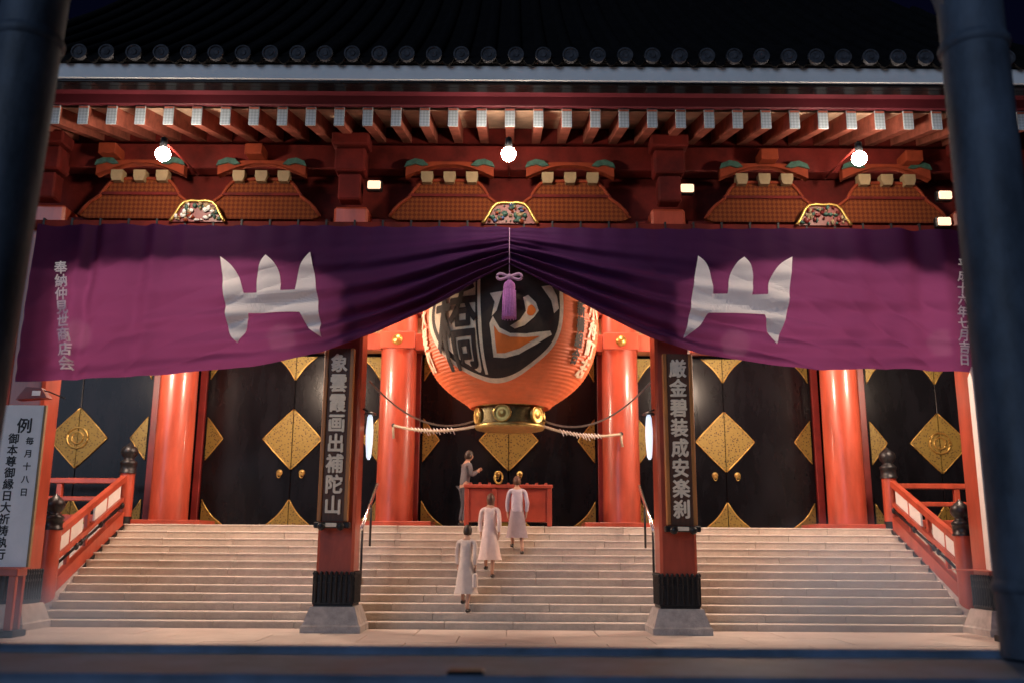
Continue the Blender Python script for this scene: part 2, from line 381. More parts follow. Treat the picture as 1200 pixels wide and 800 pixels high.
# pale panels above the tie beam and the upper wall and ceiling of the porch
for a, b_ in zip(sorted(CX)[:-1], sorted(CX)[1:]):
    b = MB(); b.box(a + .41, b_ - .41, 4.4, 4.5, BT + .02, BT + .45, 'masu'); b.build('frieze_panel', T)
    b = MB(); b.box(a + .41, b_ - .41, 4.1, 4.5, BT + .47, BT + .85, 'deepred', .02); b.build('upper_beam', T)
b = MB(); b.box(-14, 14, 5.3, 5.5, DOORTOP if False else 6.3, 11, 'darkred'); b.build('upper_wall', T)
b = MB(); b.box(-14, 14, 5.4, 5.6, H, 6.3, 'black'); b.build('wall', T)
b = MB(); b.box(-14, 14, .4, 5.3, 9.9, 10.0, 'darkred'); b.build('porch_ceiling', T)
for k in range(24):
    x = -13 + k * 1.1; b = MB(); b.box(x, x + .12, .4, 5.3, 9.72, 9.895, 'deepred'); b.build('ceiling_joist', T)

# doors -------------------------------------------------------------
DZ0, DZ1, DY = H + .02, P(596, 419, 5).z, 5.0
def tri_fan(pts): return pts
def ornament(x, z, dx, dz, hw, hh, curve, y, quad='full'):
    """gilt plate polygon: half of a diamond etc. dx in (-1,0,1): which side, dz likewise; curve<0 concave"""
    corners = {(0): None}
    pts = []
    def edge(p, q, bulge, c):
        out = []
        n = 8
        for i in range(n):
            t = i / n; x_ = p[0] * (1 - t) + q[0] * t; z_ = p[1] * (1 - t) + q[1] * t
            s_ = 1 + bulge * 4 * t * (1 - t); out.append((x_ * s_, z_ * s_))
        return out
    ext = [(hw, 0), (0, hh), (-hw, 0), (0, -hh)]
    use = []
    for i in range(4):
        p, q = ext[i], ext[(i + 1) % 4]
        sx = 1 if i in (0, 3) else -1; sz = 1 if i in (0, 1) else -1
        if dx and sx != dx: continue
        if dz and sz != dz: continue
        use.append((i, p, q))
    quads = []
    for i, p, q in use: quads.append([(0, 0)] + edge(p, q, curve, 0) + [q])
    return [[(x + a, z + b) for a, b in poly] for poly in quads]
def plate(polys, y, parent, name='gilt_plate', boss=None):
    mb = MB()
    for poly in polys: mb.prism(poly, y, y - .03, 'gilt')
    o = mb.build(name, parent)
    rim = MB()
    for poly in polys:
        rim.tube([(a, y - .03, b) for a, b in poly[1:]], .013, 'goldrim', 6)
    rim.build('plate_rim', o) if parent.parent is None else None
    return o
def door(xc, half, side, handle=True, ring=False):
    """one leaf; seam at xc; side -1 left leaf, +1 right leaf"""
    x0, x1 = (xc - half, xc - .008) if side < 0 else (xc + .008, xc + half)
    d = MB(); d.box(x0, x1, DY, DY + .12, DZ0, DZ1, 'black', .008)
    # shallow vertical board joints of the leaf
    wdt = (x1 - x0) / 4
    o = d.build('door', T)
    zc = (DZ0 + DZ1) / 2; y = DY - .002
    full_hw, full_hh = .70, .72
    P_ = []
    P_.append(ornament(xc + side * .01, zc, side, 0, full_hw, full_hh, 0.02, y))
    for dz, z in ((1, DZ0 + .01), (-1, DZ1 - .01)):
        P_.append(ornament(xc + side * .01, z, side, dz, .50, .58, -.13, y))
        xe = xc + side * (half - .06)
        P_.append(ornament(xe, z, -side, dz, .52, .58, -.16, y))
    P_.append(ornament(xc + side * (half - .06), zc, -side, 0, .40, .52, 0.01, y))
    for poly in P_:
        mb = MB()
        for q in poly: mb.prism(q, y, y - .03, 'gilt')
        for q in poly: mb.tube([(a, y - .03, b) for a, b in q[1:]], .014, 'goldrim', 5)
        mb.build('gilt_plate', o)
    if handle:
        h = MB(); hx = xc + side * .27; hz = zc - .80
        h.lathe([(.075, 0), (.07, .02), (.03, .035)], 0, 0, 'brass', 16)
        h.v = [(hx + a, y - c, hz + b_) for a, b_, c in h.v]
        pts = [(hx + .045 * math.cos(t), y - .05, hz - .05 + .075 * math.sin(t)) for t in [2 * PI * i / 16 for i in range(17)]]
        h.tube(pts, .011, 'goldrim', 6); h.build('ring_handle', o)
    return o
for xc, half in ((-5.23, 2.14), (0, 2.14), (5.23, 2.14), (-10.42, 1.73), (10.42, 1.73)):
    for s in (-1, 1): door(xc, half, s, handle=abs(xc) < 9)
    for s in (-1, 1):
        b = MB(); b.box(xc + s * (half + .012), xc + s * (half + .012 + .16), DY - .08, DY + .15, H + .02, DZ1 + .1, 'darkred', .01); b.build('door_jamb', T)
    if abs(xc) > 9:
        b = MB(); t_ = [2 * PI * i / 24 for i in range(25)]; zc = (DZ0 + DZ1) / 2
        b.tube([(xc + .25 * math.cos(t), DY - .04, zc + .25 * math.sin(t)) for t in t_], .025, 'goldrim', 6)
        b.tube([(xc + .14 * math.cos(t), DY - .04, zc + .14 * math.sin(t)) for t in t_], .02, 'goldrim', 6)
        b.build('crest_ring', T)
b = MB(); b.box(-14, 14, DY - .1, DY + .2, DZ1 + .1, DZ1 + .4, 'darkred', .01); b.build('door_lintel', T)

# front square pillars ------------------------------------------------
PX = [-3.1, 3.1, -9.02, 9.02]
PZT = P(410, 170, 0).z
for x in PX:
    p = MB(); hw = .335
    p.box(x - hw, x + hw, -hw, hw, .47, 8.0 if True else PZT, 'red', .05)
    pil = p.build('square_pillar', T)
    s_ = MB()   # granite base, flared
    vs = []
    for hw_, z in ((.53, 0.0), (.53, .14), (.50, .17), (.40, .47)):
        vs += [(x - hw_, -hw_, z), (x + hw_, -hw_, z), (x + hw_, hw_, z), (x - hw_, hw_, z)]
    fs = [(j * 4 + i, j * 4 + (i + 1) % 4, j * 4 + 4 + (i + 1) % 4, j * 4 + 4 + i) for j in range(3) for i in range(4)] + [(12, 13, 14, 15)]
    s_.add(vs, fs, 'plinth'); s_.build('stone_base', pil)
    k = MB()    # iron shoe: ribs and a scalloped top
    k.box(x - .352, x + .352, -.352, .352, .472, 1.02, 'blackmetal')
    for z in (.53, .88, 1.0): k.box(x - .37, x + .37, -.37, .37, z - .025, z + .025, 'blackmetal', .012)
    for i in range(8):
        a = -.315 + i * .09
        for (qx, qy) in ((x + a, -.36), (x - .36, a), (x + .36, a)):
            k.lathe([(.024, .53), (.024, 1.02), (.036, 1.04), (.024, 1.07), (.0, 1.09)], qx, qy, 'blackmetal', 8)
    k.build('iron_shoe', pil)

# porch beams and brackets above the curtain ---------------------------
zt = lambda py, Y=0.0: P(600, py, Y).z
def hb(name, y0, y1, z0, z1, m, x0=-10.6, x1=10.6, bev=.02, parent=None):
    b = MB(); b.box(x0, x1, y0, y1, z0, z1, m, bev); return b.build(name, parent or T)
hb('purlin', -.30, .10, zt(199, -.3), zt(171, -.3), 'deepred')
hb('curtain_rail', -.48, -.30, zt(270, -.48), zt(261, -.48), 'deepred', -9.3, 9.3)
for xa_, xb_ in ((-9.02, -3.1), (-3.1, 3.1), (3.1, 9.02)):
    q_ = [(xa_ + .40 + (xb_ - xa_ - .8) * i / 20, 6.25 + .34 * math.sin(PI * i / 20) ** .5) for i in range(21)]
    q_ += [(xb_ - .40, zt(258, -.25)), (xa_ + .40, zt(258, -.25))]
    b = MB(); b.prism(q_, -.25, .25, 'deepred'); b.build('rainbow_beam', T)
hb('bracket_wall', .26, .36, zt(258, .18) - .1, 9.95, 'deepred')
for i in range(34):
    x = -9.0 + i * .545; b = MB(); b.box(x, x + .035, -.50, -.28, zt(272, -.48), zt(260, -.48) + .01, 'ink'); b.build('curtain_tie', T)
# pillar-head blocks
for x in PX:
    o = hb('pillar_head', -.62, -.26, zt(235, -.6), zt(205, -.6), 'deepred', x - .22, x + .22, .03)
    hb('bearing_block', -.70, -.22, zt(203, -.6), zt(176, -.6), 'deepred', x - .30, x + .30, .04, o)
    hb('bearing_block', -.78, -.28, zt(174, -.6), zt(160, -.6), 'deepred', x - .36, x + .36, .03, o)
# protruding beam noses
for px, py in ((125, 173), (297, 174), (902, 180), (1072, 182), (455, 172), (737, 175)):
    if px in (455, 737): continue
    c = P(px, py, -.75); b = MB(); b.box(c.x - .17, c.x + .17, -.75, -.30, c.z - .11, c.z + .11, 'orange', .015); b.build('beam_nose', T)
def arm_outline(w, h, n=14):
    """a bracket arm with up-curling ends"""
    top = []; bot = []
    for i in range(n + 1):
        t = -1 + 2 * i / n; a = abs(t)
        top.append((t * w, h * (.55 - .55 * max(0, a - .35) ** 1.4)))
        bot.append((t * w, h * (.35 - 1.05 * max(0, a - .15) ** 1.5)))
    return top + bot[::-1]
def bracket(cx, cz):
    o = MB(); out = arm_outline(.86, .30); o.prism([(cx + a, cz + b_) for a, b_ in out], -.48, -.30, 'orange'); arm = o.build('bracket_arm', T)
    for s in (-1, 1):
        m_ = MB(); base = [(0, 0), (.10, .10), (.26, .13), (.42, .06), (.46, -.04), (.36, -.01), (.24, .02), (.12, -.02)]
        m_.prism([(cx + s * (.42 + a), cz + .08 + b_) for a, b_ in base], -.53, -.482, 'green'); m_.build('scroll', arm)
    for k in (-.44, 0, .44):
        m_ = MB(); zb = cz - .03
        vs = []
        for hw, z in ((.085, zb - .24), (.115, zb - .14), (.115, zb - .02)):
            vs += [(cx + k - hw, -.50, z), (cx + k + hw, -.50, z), (cx + k + hw, -.31, z), (cx + k - hw, -.31, z)]
        m_.add(vs, [(j * 4 + i, j * 4 + (i + 1) % 4, j * 4 + 4 + (i + 1) % 4, j * 4 + 4 + i) for j in range(2) for i in range(4)] + [(3, 2, 1, 0), (8, 9, 10, 11)], 'masu')
        m_.build('bearing_block', arm)
    # carved net-patterned wing below, in two lobes
    wng = []
    for i in range(25):
        t = -1 + 2 * i / 24; a = abs(t)
        wng.append((cx + t * 1.16, cz - .18 - float(np.interp(a, [0, .45, .56, .63, .70, .80, .90, 1], [0, .02, .12, .30, .40, .46, .58, .76]))))
    wng += [(cx + 1.0, cz - 1.0), (cx - 1.0, cz - 1.0)]
    m_ = MB(); m_.prism(wng, -.36, -.26, 'lattice'); wg = m_.build('carved_wing', T)
    m_ = MB(); m_.tube([(a, -.37, b_) for a, b_ in wng[:25]], .035, 'orange', 6); m_.build('wing_edge', wg)
    m_ = MB(); m_.box(cx - .8, cx + .8, -.40, -.365, cz - .53, cz - .47, 'deepred', .01); m_.build('wing_batten', wg)
for px in (165, 307, 527, 668, 895, 1038):
    c = P(px, 200 + (px - 600) * .006, -.45); bracket(c.x, c.z)
def kaeru(px, cols, seed):
    """frog-leg strut: gilt-edged arch filled with carved foliage"""
    rnd = random.Random(seed); c = P(px, 246 + (px - 600) * .006, -.55); w_, h_ = .53, .42
    base = c.z - h_ / 2 - .06
    arch = [(-1, 0), (-.93, .10), (-.80, .38), (-.66, .74), (-.5, .94), (-.25, 1.0), (0, .97), (.25, 1.0), (.5, .94), (.66, .74), (.80, .38), (.93, .10), (1, 0)]
    pts = [(c.x + a * w_, base + b_ * h_) for a, b_ in arch]
    m_ = MB(); m_.prism(pts, -.52, -.40, 'darkred'); o = m_.build('frog_leg_strut', T)
    m_ = MB(); m_.tube([(a, -.54, b_) for a, b_ in pts], .032, 'goldrim', 8); m_.build('gilt_border', o)
    m_ = MB()
    for i in range(70):
        a = rnd.uniform(-.85, .85); b_ = rnd.uniform(.05, .9)
        if b_ > 1 - max(0, abs(a) - .4) * 1.9: continue
        m_.ball((c.x + a * w_, -.55, base + b_ * h_), rnd.uniform(.02, .05), rnd.choice(cols), 4, (rnd.uniform(.5, 1.5), .7, rnd.uniform(.5, 1.5)))
    m_.build('carving', o, 'stuff')
kaeru(232, ['orange', 'masu', 'masu', 'white', 'green'], 1)
kaeru(598, ['green', 'bluep', 'orange', 'green', 'masu'], 2)
kaeru(965, ['green', 'green', 'deepred', 'darkred', 'masu'], 3)

# eave -----------------------------------------------------------------
zc0, zc1 = zt(149, -1.6), zt(128, -1.6)
yi = -.05; zi = zt(170, -.3) - .02
nr = 37
for i in range(nr):
    x = (i - (nr - 1) / 2) * .5265
    r_ = MB()
    a = (x, -1.595, (zc0 + zc1) / 2); b_ = (x, .25, (zc0 + zc1) / 2 + .50)
    r_.beam(a, b_, .17, zc1 - zc0 - .02, 'rafter'); o = r_.build('rafter', T)
    c = MB(); c.box(x - .093, x + .093, -1.63, -1.598, zc0 - .005, zc1 + .005, 'cap', .006); c.build('rafter_cap', o)
b = MB(); zz = (zc0 + zc1) / 2 + .17
b.add([(-10.2, -1.55, zz), (10.2, -1.55, zz), (10.2, .4, zz + .53), (-10.2, .4, zz + .53)], [(0, 1, 2, 3)], 'board')
b.add([(-10.2, -1.55, zz + .05), (10.2, -1.55, zz + .05), (10.2, .4, zz + .58), (-10.2, .4, zz + .58)], [(3, 2, 1, 0)], 'board'); b.build('eave_boarding', T)
fT, fB = zt(79, -2.3), zt(97, -2.3)
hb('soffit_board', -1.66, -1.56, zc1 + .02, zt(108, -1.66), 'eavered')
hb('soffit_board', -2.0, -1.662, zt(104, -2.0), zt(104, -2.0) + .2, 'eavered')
hb('shadow_board', -2.2, -2.0, zt(103, -2.2), zt(96, -2.2) + .1, 'black')  # black board standing in for the shade behind the fascia
hb('fascia_shade_strip', -2.34, -2.2, fB - .06, fB - .004, 'black', -10.6, 10.6)  # black strip added so the lamplit fascia underside looks shaded
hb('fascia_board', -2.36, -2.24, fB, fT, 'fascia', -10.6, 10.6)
hb('tile_batten', -2.44, -2.1, fT + .004, fT + .12, 'tile')
# roof: sloping slab, round tile rows with end discs, flat tiles between
roof = MB(); zr = fT + .12; RS = math.tan(R(36)); RL = 7.0
def rp(x, s, up=0):  # point on the roof, s metres back from the eave; slightly concave
    return (x, -2.42 + s, zr + RS * s + .015 * s * s + up)
XW = 10.45
def xw(s): return XW - max(0, s - .05) * .12
NS = 12
vs = []
for j in range(NS + 1):
    s = RL * j / NS; vs += [rp(-xw(s), s), rp(xw(s), s)]
roof.add(vs, [(2 * j, 2 * j + 1, 2 * j + 3, 2 * j + 2) for j in range(NS)], 'tile')
vs2 = [(v[0], v[1], v[2] - .12) for v in vs]
roof.add(vs2, [(2 * j, 2 * j + 2, 2 * j + 3, 2 * j + 1) for j in range(NS)], 'tile')
ro = roof.build('roof', T)
TP = .485; nt_ = 43
for i in range(nt_):
    x = (i - (nt_ - 1) / 2) * TP + .10
    if abs(x) > XW - .1: continue
    t_ = MB(); n = 10; r0 = .125; vs = []; fs = []; K = 26
    for j in range(K):
        s = RL * j / (K - 1); rr = r0 * (1.0 if j % 2 == 0 else .93)
        if abs(x) > xw(s): break
        for i2 in range(n):
            a = PI * i2 / (n - 1); p = rp(x, s); vs.append((p[0] + rr * math.cos(a), p[1], p[2] + rr * math.sin(a) * 1.1))
    m_ = len(vs) // n
    for j in range(m_ - 1):
        for i2 in range(n - 1): fs.append((j * n + i2, j * n + i2 + 1, (j + 1) * n + i2 + 1, (j + 1) * n + i2))
    t_.add(vs, fs, 'tile', True); t_.build('tile_row', ro)
    e = MB(); cz = zr + .02
    for rr, y_, z_ in ((.145, -2.50, cz),):
        N = 20; prof = [(.0, -2.505), (.05, -2.515), (.06, -2.50), (.105, -2.50), (.115, -2.52), (.142, -2.52), (.145, -2.46), (.13, -2.40)]
        v_ = []
        for pr, py_ in prof:
            for q in range(N): a = 2 * PI * q / N; v_.append((x + pr * math.cos(a), py_, z_ + pr * math.sin(a)))
        e.add(v_, [(j * N + q, j * N + (q + 1) % N, (j + 1) * N + (q + 1) % N, (j + 1) * N + q) for j in range(len(prof) - 1) for q in range(N)], 'tilecap', False)
    e.build('tile_end', ro)
    # drooping flat tile between two round ones
    f_ = MB(); pts = []
    for q in range(9): u = q / 8; pts.append((x + .13 + u * (TP - .26), zr - .01 - .07 * math.sin(u * PI)))
    for q in range(8, -1, -1): u = q / 8; pts.append((x + .13 + u * (TP - .26), zr - .07 - .10 * math.sin(u * PI)))
    f_.prism(pts, -2.48, -2.42, 'tile'); f_.build('flat_tile_edge', ro)

# ================================================================== CURTAIN
CYT = -.60
ZT = lambda x: P(600 + x * 62, 268, CYT).z if False else zt(267, CYT)
prof_px = [(25, 449), (100, 447), (200, 441), (300, 430), (380, 414), (440, 393), (500, 366), (560, 333), (585, 320), (597, 314), (609, 320), (635, 334), (700, 368), (760, 397), (820, 417), (900, 430), (960, 436), (1040, 434), (1125, 438)]
pp = [P(a, b_, CYT) for a, b_ in prof_px]
bx = np.array([p.x for p in pp]); bz = np.array([p.z for p in pp])
XL, XR = -9.0, 8.75
def botz(x): return float(np.interp(x, bx, bz))
def hsh(i): return (math.sin(i * 127.1 + 3.7) * 43758.5453) % 1.0
def nz(x):  # smooth 1d noise
    i = math.floor(x); f = x - i; f = f * f * (3 - 2 * f); return hsh(i) * (1 - f) + hsh(i + 1) * f
def nz2(x, y):
    i = math.floor(y); f = y - i; f = f * f * (3 - 2 * f); return nz(x + i * 17.3) * (1 - f) + nz(x + (i + 1) * 17.3) * f
def cloth_y(x, z):
    zb = botz(x); v = (ZT(x) - z) / max(.2, ZT(x) - zb); v = min(1, max(0, v)); a = abs(x)
    y = CYT - .05 - .10 * math.sin(v * PI * .5)
    # folds that gather at the centre peak and run out along the swag
    amp = .14 * math.exp(-a / 4.2) * min(1, .35 + a * 1.2)
    ph = v ** 1.6 * 30 + nz(x * .9) * 2.5
    y += amp * math.sin(ph) * min(1, v * 1.6)
    amp2 = .045 * math.exp(-a / 5)
    y += amp2 * math.sin(v * 62 + nz(x * .7 + 5) * 5) * v
    # long slack diagonal creases toward the outer bays
    s = 1 if x > 0 else -1
    y += .12 * (nz2(x * .55 + z * s * .75, z * .9 - x * s * .28 + 10) - .5)
    q_ = (z * 2.9 + a * 1.0) * 2.2 + 3.0 * nz2(x * .5, z)
    y += .075 * (1 - abs(math.sin(q_)) ** .6) * math.exp(-((a - 4.6) / 2.4) ** 2) * v
    q_ = (z * 1.6 + a * 1.3) * 2.6 + 2.5 * nz2(x * .6 + 9, z * .8)
    y += .12 * (1 - abs(math.sin(q_)) ** .7) * math.exp(-((a - 6.8) / 1.8) ** 2) * min(1, 1.6 * v) * nz2(x * .8, z)
    # hanging creases below the ties at the outer ends
    y += .08 * math.sin(x * 8 + 3 * nz(x * 1.7)) * math.exp(-((a - 8.0) / 1.5) ** 2) * (1 - .45 * v)
    y += .014 * math.sin(x * 11.5) * (1 - v) ** 2
    # soft belly of air
    y += -.16 * math.exp(-((a - 6.4) / 2.0) ** 2) * math.sin(min(1, v) * PI * .8)
    return y
cu = thing('purple_curtain', 'long purple temple curtain gathered up in the middle with two white crests', 'curtain', (0, CYT, zt(267, CYT)))
mb = MB(); NX, NV = 560, 110; vs = []
for i in range(NX + 1):
    x = XL + (XR - XL) * i / NX; zb = botz(x) ; zt_ = ZT(x) - .03 * abs(math.sin((x + 9.0) * PI / .545)) * 0.8
    for j in range(NV + 1):
        v = j / NV; z = zt_ + (zb - zt_) * v; vs.append((x, cloth_y(x, z), z))
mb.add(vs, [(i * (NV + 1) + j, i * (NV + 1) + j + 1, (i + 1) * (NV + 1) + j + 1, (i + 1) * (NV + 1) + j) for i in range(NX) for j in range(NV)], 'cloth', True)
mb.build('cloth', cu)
def on_cloth(off): return lambda x, z: Vector((x, cloth_y(x, z) - off, z))
def px_poly(pts, Y=CYT): return [(q.x, q.z) for q in (P(a, b_, Y) for a, b_ in pts)]
def curve_pts(ctrl, n=6):
    """densify a list of px points with catmull-rom where flagged as smooth runs"""
    out = []
    for seg in ctrl:
        if len(seg) == 1: out.append(seg[0]); continue
        p = [seg[0]] + seg + [seg[-1]]
        for i in range(1, len(p) - 2):
            for k in range(n):
                t = k / n
                out.append(tuple(.5 * (2 * p[i][c] + (p[i + 1][c] - p[i - 1][c]) * t + (2 * p[i - 1][c] - 5 * p[i][c] + 4 * p[i + 1][c] - p[i + 2][c]) * t * t + (3 * p[i][c] - p[i - 1][c] - 3 * p[i + 1][c] + p[i + 2][c]) * t ** 3) for c in (0, 1)))
        out.append(seg[-1])
    r = []
    for q in out:
        if not r or (abs(q[0] - r[-1][0]) + abs(q[1] - r[-1][1])) > .3: r.append(q)
    return r
crestL = curve_pts([[(258.5, 301), (272, 312), (282, 328), (287.5, 345.5)], [(287.5, 345.5), (302.5, 345)],
                    [(302.5, 345), (302, 325), (306, 308), (312, 299.5)], [(312, 299.5), (322, 309), (328, 322), (330, 342)], [(330, 342), (347, 341)],
                    [(347, 341), (349, 322), (355, 306), (363.5, 295.5)], [(363.5, 295.5), (368, 320), (373, 355), (376.5, 395)],
                    [(376.5, 395), (362, 385), (354, 370)], [(352, 367), (330, 367), (293, 369)], [(293, 369), (290, 388), (280, 403)], [(280, 403), (271, 392), (267, 370), (262, 330)]])
crestR = curve_pts([[(818, 300), (829, 311), (834, 327), (835.5, 344.5)], [(835.5, 344.5), (852, 345)],
                    [(852, 345), (855, 324), (862, 310), (871.5, 302)], [(871.5, 302), (879, 312), (882, 327), (880, 347)], [(880, 347), (898, 347)],
                    [(898, 347), (901, 329), (912, 312), (927, 302.5)], [(927, 302.5), (924, 335), (920, 370), (908, 405)],
                    [(908, 405), (899, 390), (895, 369.5)], [(893, 369.5), (830, 368)], [(828, 369), (819, 383), (801, 396)], [(801, 396), (808, 368), (813, 335), (816, 315)]])
for poly in (crestL, crestR):
    q = px_poly(poly, CYT - .15); mb = MB()
    slab_from_flat(q, [list(range(len(q)))], on_cloth(.022), (0, -.012, 0), 'crest', mb, 7, .10); o = mb.build('crest', cu)
def cloth_text(chars, px0, py0, px1, py1, size, off=.012):
    a = P(px0, py0, CYT - .1); b_ = P(px1, py1, CYT - .1); L = a.z - b_.z; pitch = L / len(chars)
    sh = (b_.x - a.x) / L
    for i, ch in enumerate(chars):
        V, F = glyphs(ch, size, pitch)
        V = [(a.x + x - (y - i * pitch) * sh, a.z + y - i * pitch) for x, y in V]
        mb = MB(); slab_from_flat(V, F, on_cloth(.016), (0, -.008, 0), 'crest', mb, 2, .08, bold=.005); mb.build('character', cu)
cloth_text('奉納仲見世商店会', 70, 306, 83, 436, .275)
cloth_text('平成十六年七月吉日', 1128, 304, 1127, 430, .235)
# hanging cord, bow and tassel at the peak
pk = P(597, 326, -.78); tp = P(597, 268, -.78); te = P(597, 373, -.78)
ts = thing('tassel', 'small purple tassel with a pale bow hanging at the peak of the curtain', 'tassel', (pk.x, pk.y, te.z))
mb = MB(); mb.tube([(tp.x, -.82, tp.z), (pk.x, -.82, pk.z)], .008, 'lilac', 6); mb.build('cord', ts)
mb = MB()
for s in (-1, 1):
    lp = [(pk.x + s * (.02 + .21 * math.sin(t) * (1 if t < PI / 2 else 1)), -.84, pk.z + .055 * math.sin(2 * t) + .01) for t in [PI * k / 14 for k in range(15)]]
    mb.tube(lp, .028, 'lilac', 6)
mb.ball((pk.x, -.85, pk.z), .06, 'lilac', 6); mb.build('bow', ts)
mb = MB(); mb.lathe([(.03, pk.z - .05), (.10, pk.z - .12), (.115, pk.z - .2), (.105, pk.z - .24), (.115, pk.z - .27), (.125, te.z)], pk.x, -.83, 'tassel', 14)
for k in range(14):
    a = 2 * PI * k / 14; mb.tube([(pk.x + .11 * math.cos(a), -.83 + .11 * math.sin(a), pk.z - .25), (pk.x + .125 * math.cos(a), -.83 + .125 * math.sin(a), te.z - .03)], .012, 'tassel', 5)
mb.build('tassel_threads', ts)

# ================================================================== LANTERN
LY = 1.3; lc = P(598, 400, LY); LX = lc.x
lt = thing('paper_lantern', 'giant red paper lantern with black lettering hanging behind the curtain', 'lantern', (LX, LY, P(598, 503, LY).z))
prof = [(318, 94), (340, 98), (362, 100), (385, 100.5), (405, 98.5), (425, 94), (440, 87), (452, 78), (463, 66), (472, 53), (479, 41)]
zz_ = [P(598, a, LY).z for a, _ in prof]; rr_ = [b_ * .0182 for _, b_ in prof]
zmid = P(598, 362, LY).z
zz_ = [2 * zmid - z for z in zz_[::-1] if 2 * zmid - z > zz_[0] + .05] + zz_; rr_ = rr_[::-1][:len(zz_) - len(prof)] + rr_
za = np.array(zz_[::-1]); ra = np.array(rr_[::-1])
def lrad(z):
    # smooth interpolation of the profile
    return float(sum(np.interp(z + d, za, ra) for d in (-.12, -.06, 0, .06, .12)) / 5)
zlo, zhi = za[0], za[-1]
mb = MB(); NR = 330; N = 96; vs = []
RP = (zhi - zlo) / 66
for j in range(NR + 1):
    z = zlo + (zhi - zlo) * j / NR; ph = ((z - zlo) / RP) % 1; rib = .013 * (abs(2 * ph - 1) ** 1.5)
    for i in range(N):
        a = 2 * PI * i / N; r = lrad(z) - rib - (.012 if i % 6 == 0 else 0); vs.append((LX + r * math.cos(a), LY + r * math.sin(a), z))
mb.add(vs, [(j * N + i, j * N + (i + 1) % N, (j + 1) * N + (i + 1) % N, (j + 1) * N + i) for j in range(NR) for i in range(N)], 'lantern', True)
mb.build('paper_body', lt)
def on_lantern(off):
    def f(x, z):   # x = angle in units of px offset from the axis (half width 100), z world
        th = math.asin(max(-.999, min(.999, x / 1.82))); r = lrad(z) + off
        return Vector((LX + r * math.sin(th), LY - r * math.cos(th), z))
    return f
def lan_px(pts): return [((a - 598) * .0182, P(598, b_, LY - 1.3).z) for a, b_ in pts]
# heights in the photo read on the front face
def lan_poly(pts, off, m, name, parent=lt):
    q = lan_px(pts); mb = MB(); slab_from_flat(q, [list(range(len(q)))], on_lantern(off), (0, .01, 0), m, mb, 6, .16); return mb.build(name, parent)
def dens(pts, n=5):
    return curve_pts([pts + [pts[0]]], n)[:-1]
med = [(516, 345), (514, 372), (517, 392), (523, 408), (532, 422), (545, 433), (560, 440), (575, 443), (592, 442), (608, 437), (622, 428), (634, 417), (642, 406), (647, 392), (649, 375), (649, 350), (646, 325), (600, 305), (540, 318)]
medo = [(583 + (a - 583) * 1.065, 375 + (b_ - 375) * 1.07) for a, b_ in med]
lan_poly(dens(medo), .012, 'lbeige', 'emblem_border'); emb = lan_poly(dens(med), .022, 'lblack', 'emblem')
# gaps between the brush strokes
def gap(pts, m='lbeige', off=.032): return lan_poly(pts, off, m, 'stroke_gap', emb)
gap([(563.5, 330), (566.5, 330), (568, 380), (569, 439), (565.5, 439), (564.5, 380)])            # line between the columns
lan_poly([(576.5, 386), (580, 378), (587, 391), (598, 397), (615, 397), (640, 392), (642, 396), (626, 408), (608, 419), (592, 423), (579, 422), (578, 402)], .032, 'lbeige', 'stroke_gap', emb)
lan_poly([(581, 388), (586, 396), (598, 401), (615, 401), (629, 399), (608, 413), (592, 418), (583, 418)], .040, 'lorange', 'stroke_gap', emb)
gap([(611, 357), (616, 354), (624, 362), (627, 371), (622, 379), (613, 388), (603, 392), (598, 389), (608, 382), (614, 372)])
lan_poly(dens([(616, 367), (620, 365), (624, 371), (620, 377), (615, 375)]), .040, 'lorange', 'stroke_gap', emb)
gap([(577, 352), (590, 350), (588, 357), (584, 372), (579, 378), (582, 362)])
gap([(630, 343), (640, 340), (646, 352), (648, 366), (643, 372), (640, 358)])
lan_poly(dens([(520, 345), (518, 372), (521, 390), (527, 405), (536, 418), (548, 428), (562, 434), (562, 380), (560, 325), (545, 322)]), .030, 'lbeige', 'stroke_gap', emb)
V, F = glyphs('橋', 1, 1); zt_, zb_ = lan_px([(598, 336)])[0][1], lan_px([(598, 440)])[0][1]
V = [((-57 + x * 46 * (1 + .0 * y) + 3 * (y + .5)) * .0182, zt_ + y * (zt_ - zb_)) for x, y in V]
mb = MB(); slab_from_flat(V, F, on_lantern(.042), (0, -.01, 0), 'lblack', mb, 2, .2, bold=.014); mb.build('character', emb)
# side column of lettering, turned away on the right
def lan_text(chars, x0, ptop, pbot, size_px, m, off, offs=.0):
    zt2, zb2 = lan_px([(598, ptop)])[0][1], lan_px([(598, pbot)])[0][1]; L = zt2 - zb2; pitch = L / len(chars)
    for i, ch in enumerate(chars):
        V, F = glyphs(ch, 1, 1); V = [((x0 + x * size_px) * .0182, zt2 + (y - i) * pitch) for x, y in V]
        mb = MB(); slab_from_flat(V, F, on_lantern(off), (0, -.01, 0), m, mb, bold=.012); mb.build('character', lt)
lan_text('新橋組合', 77 if False else 75, 352, 424, 9, 'lblack', .02, .05)
lan_text('小舟町志', 90, 348, 436, 11, 'lbeige', .02, .04)
for s in (-1,):
    lan_text('大提灯', -95, 350, 430, 6, 'lbeige', .02, .04)
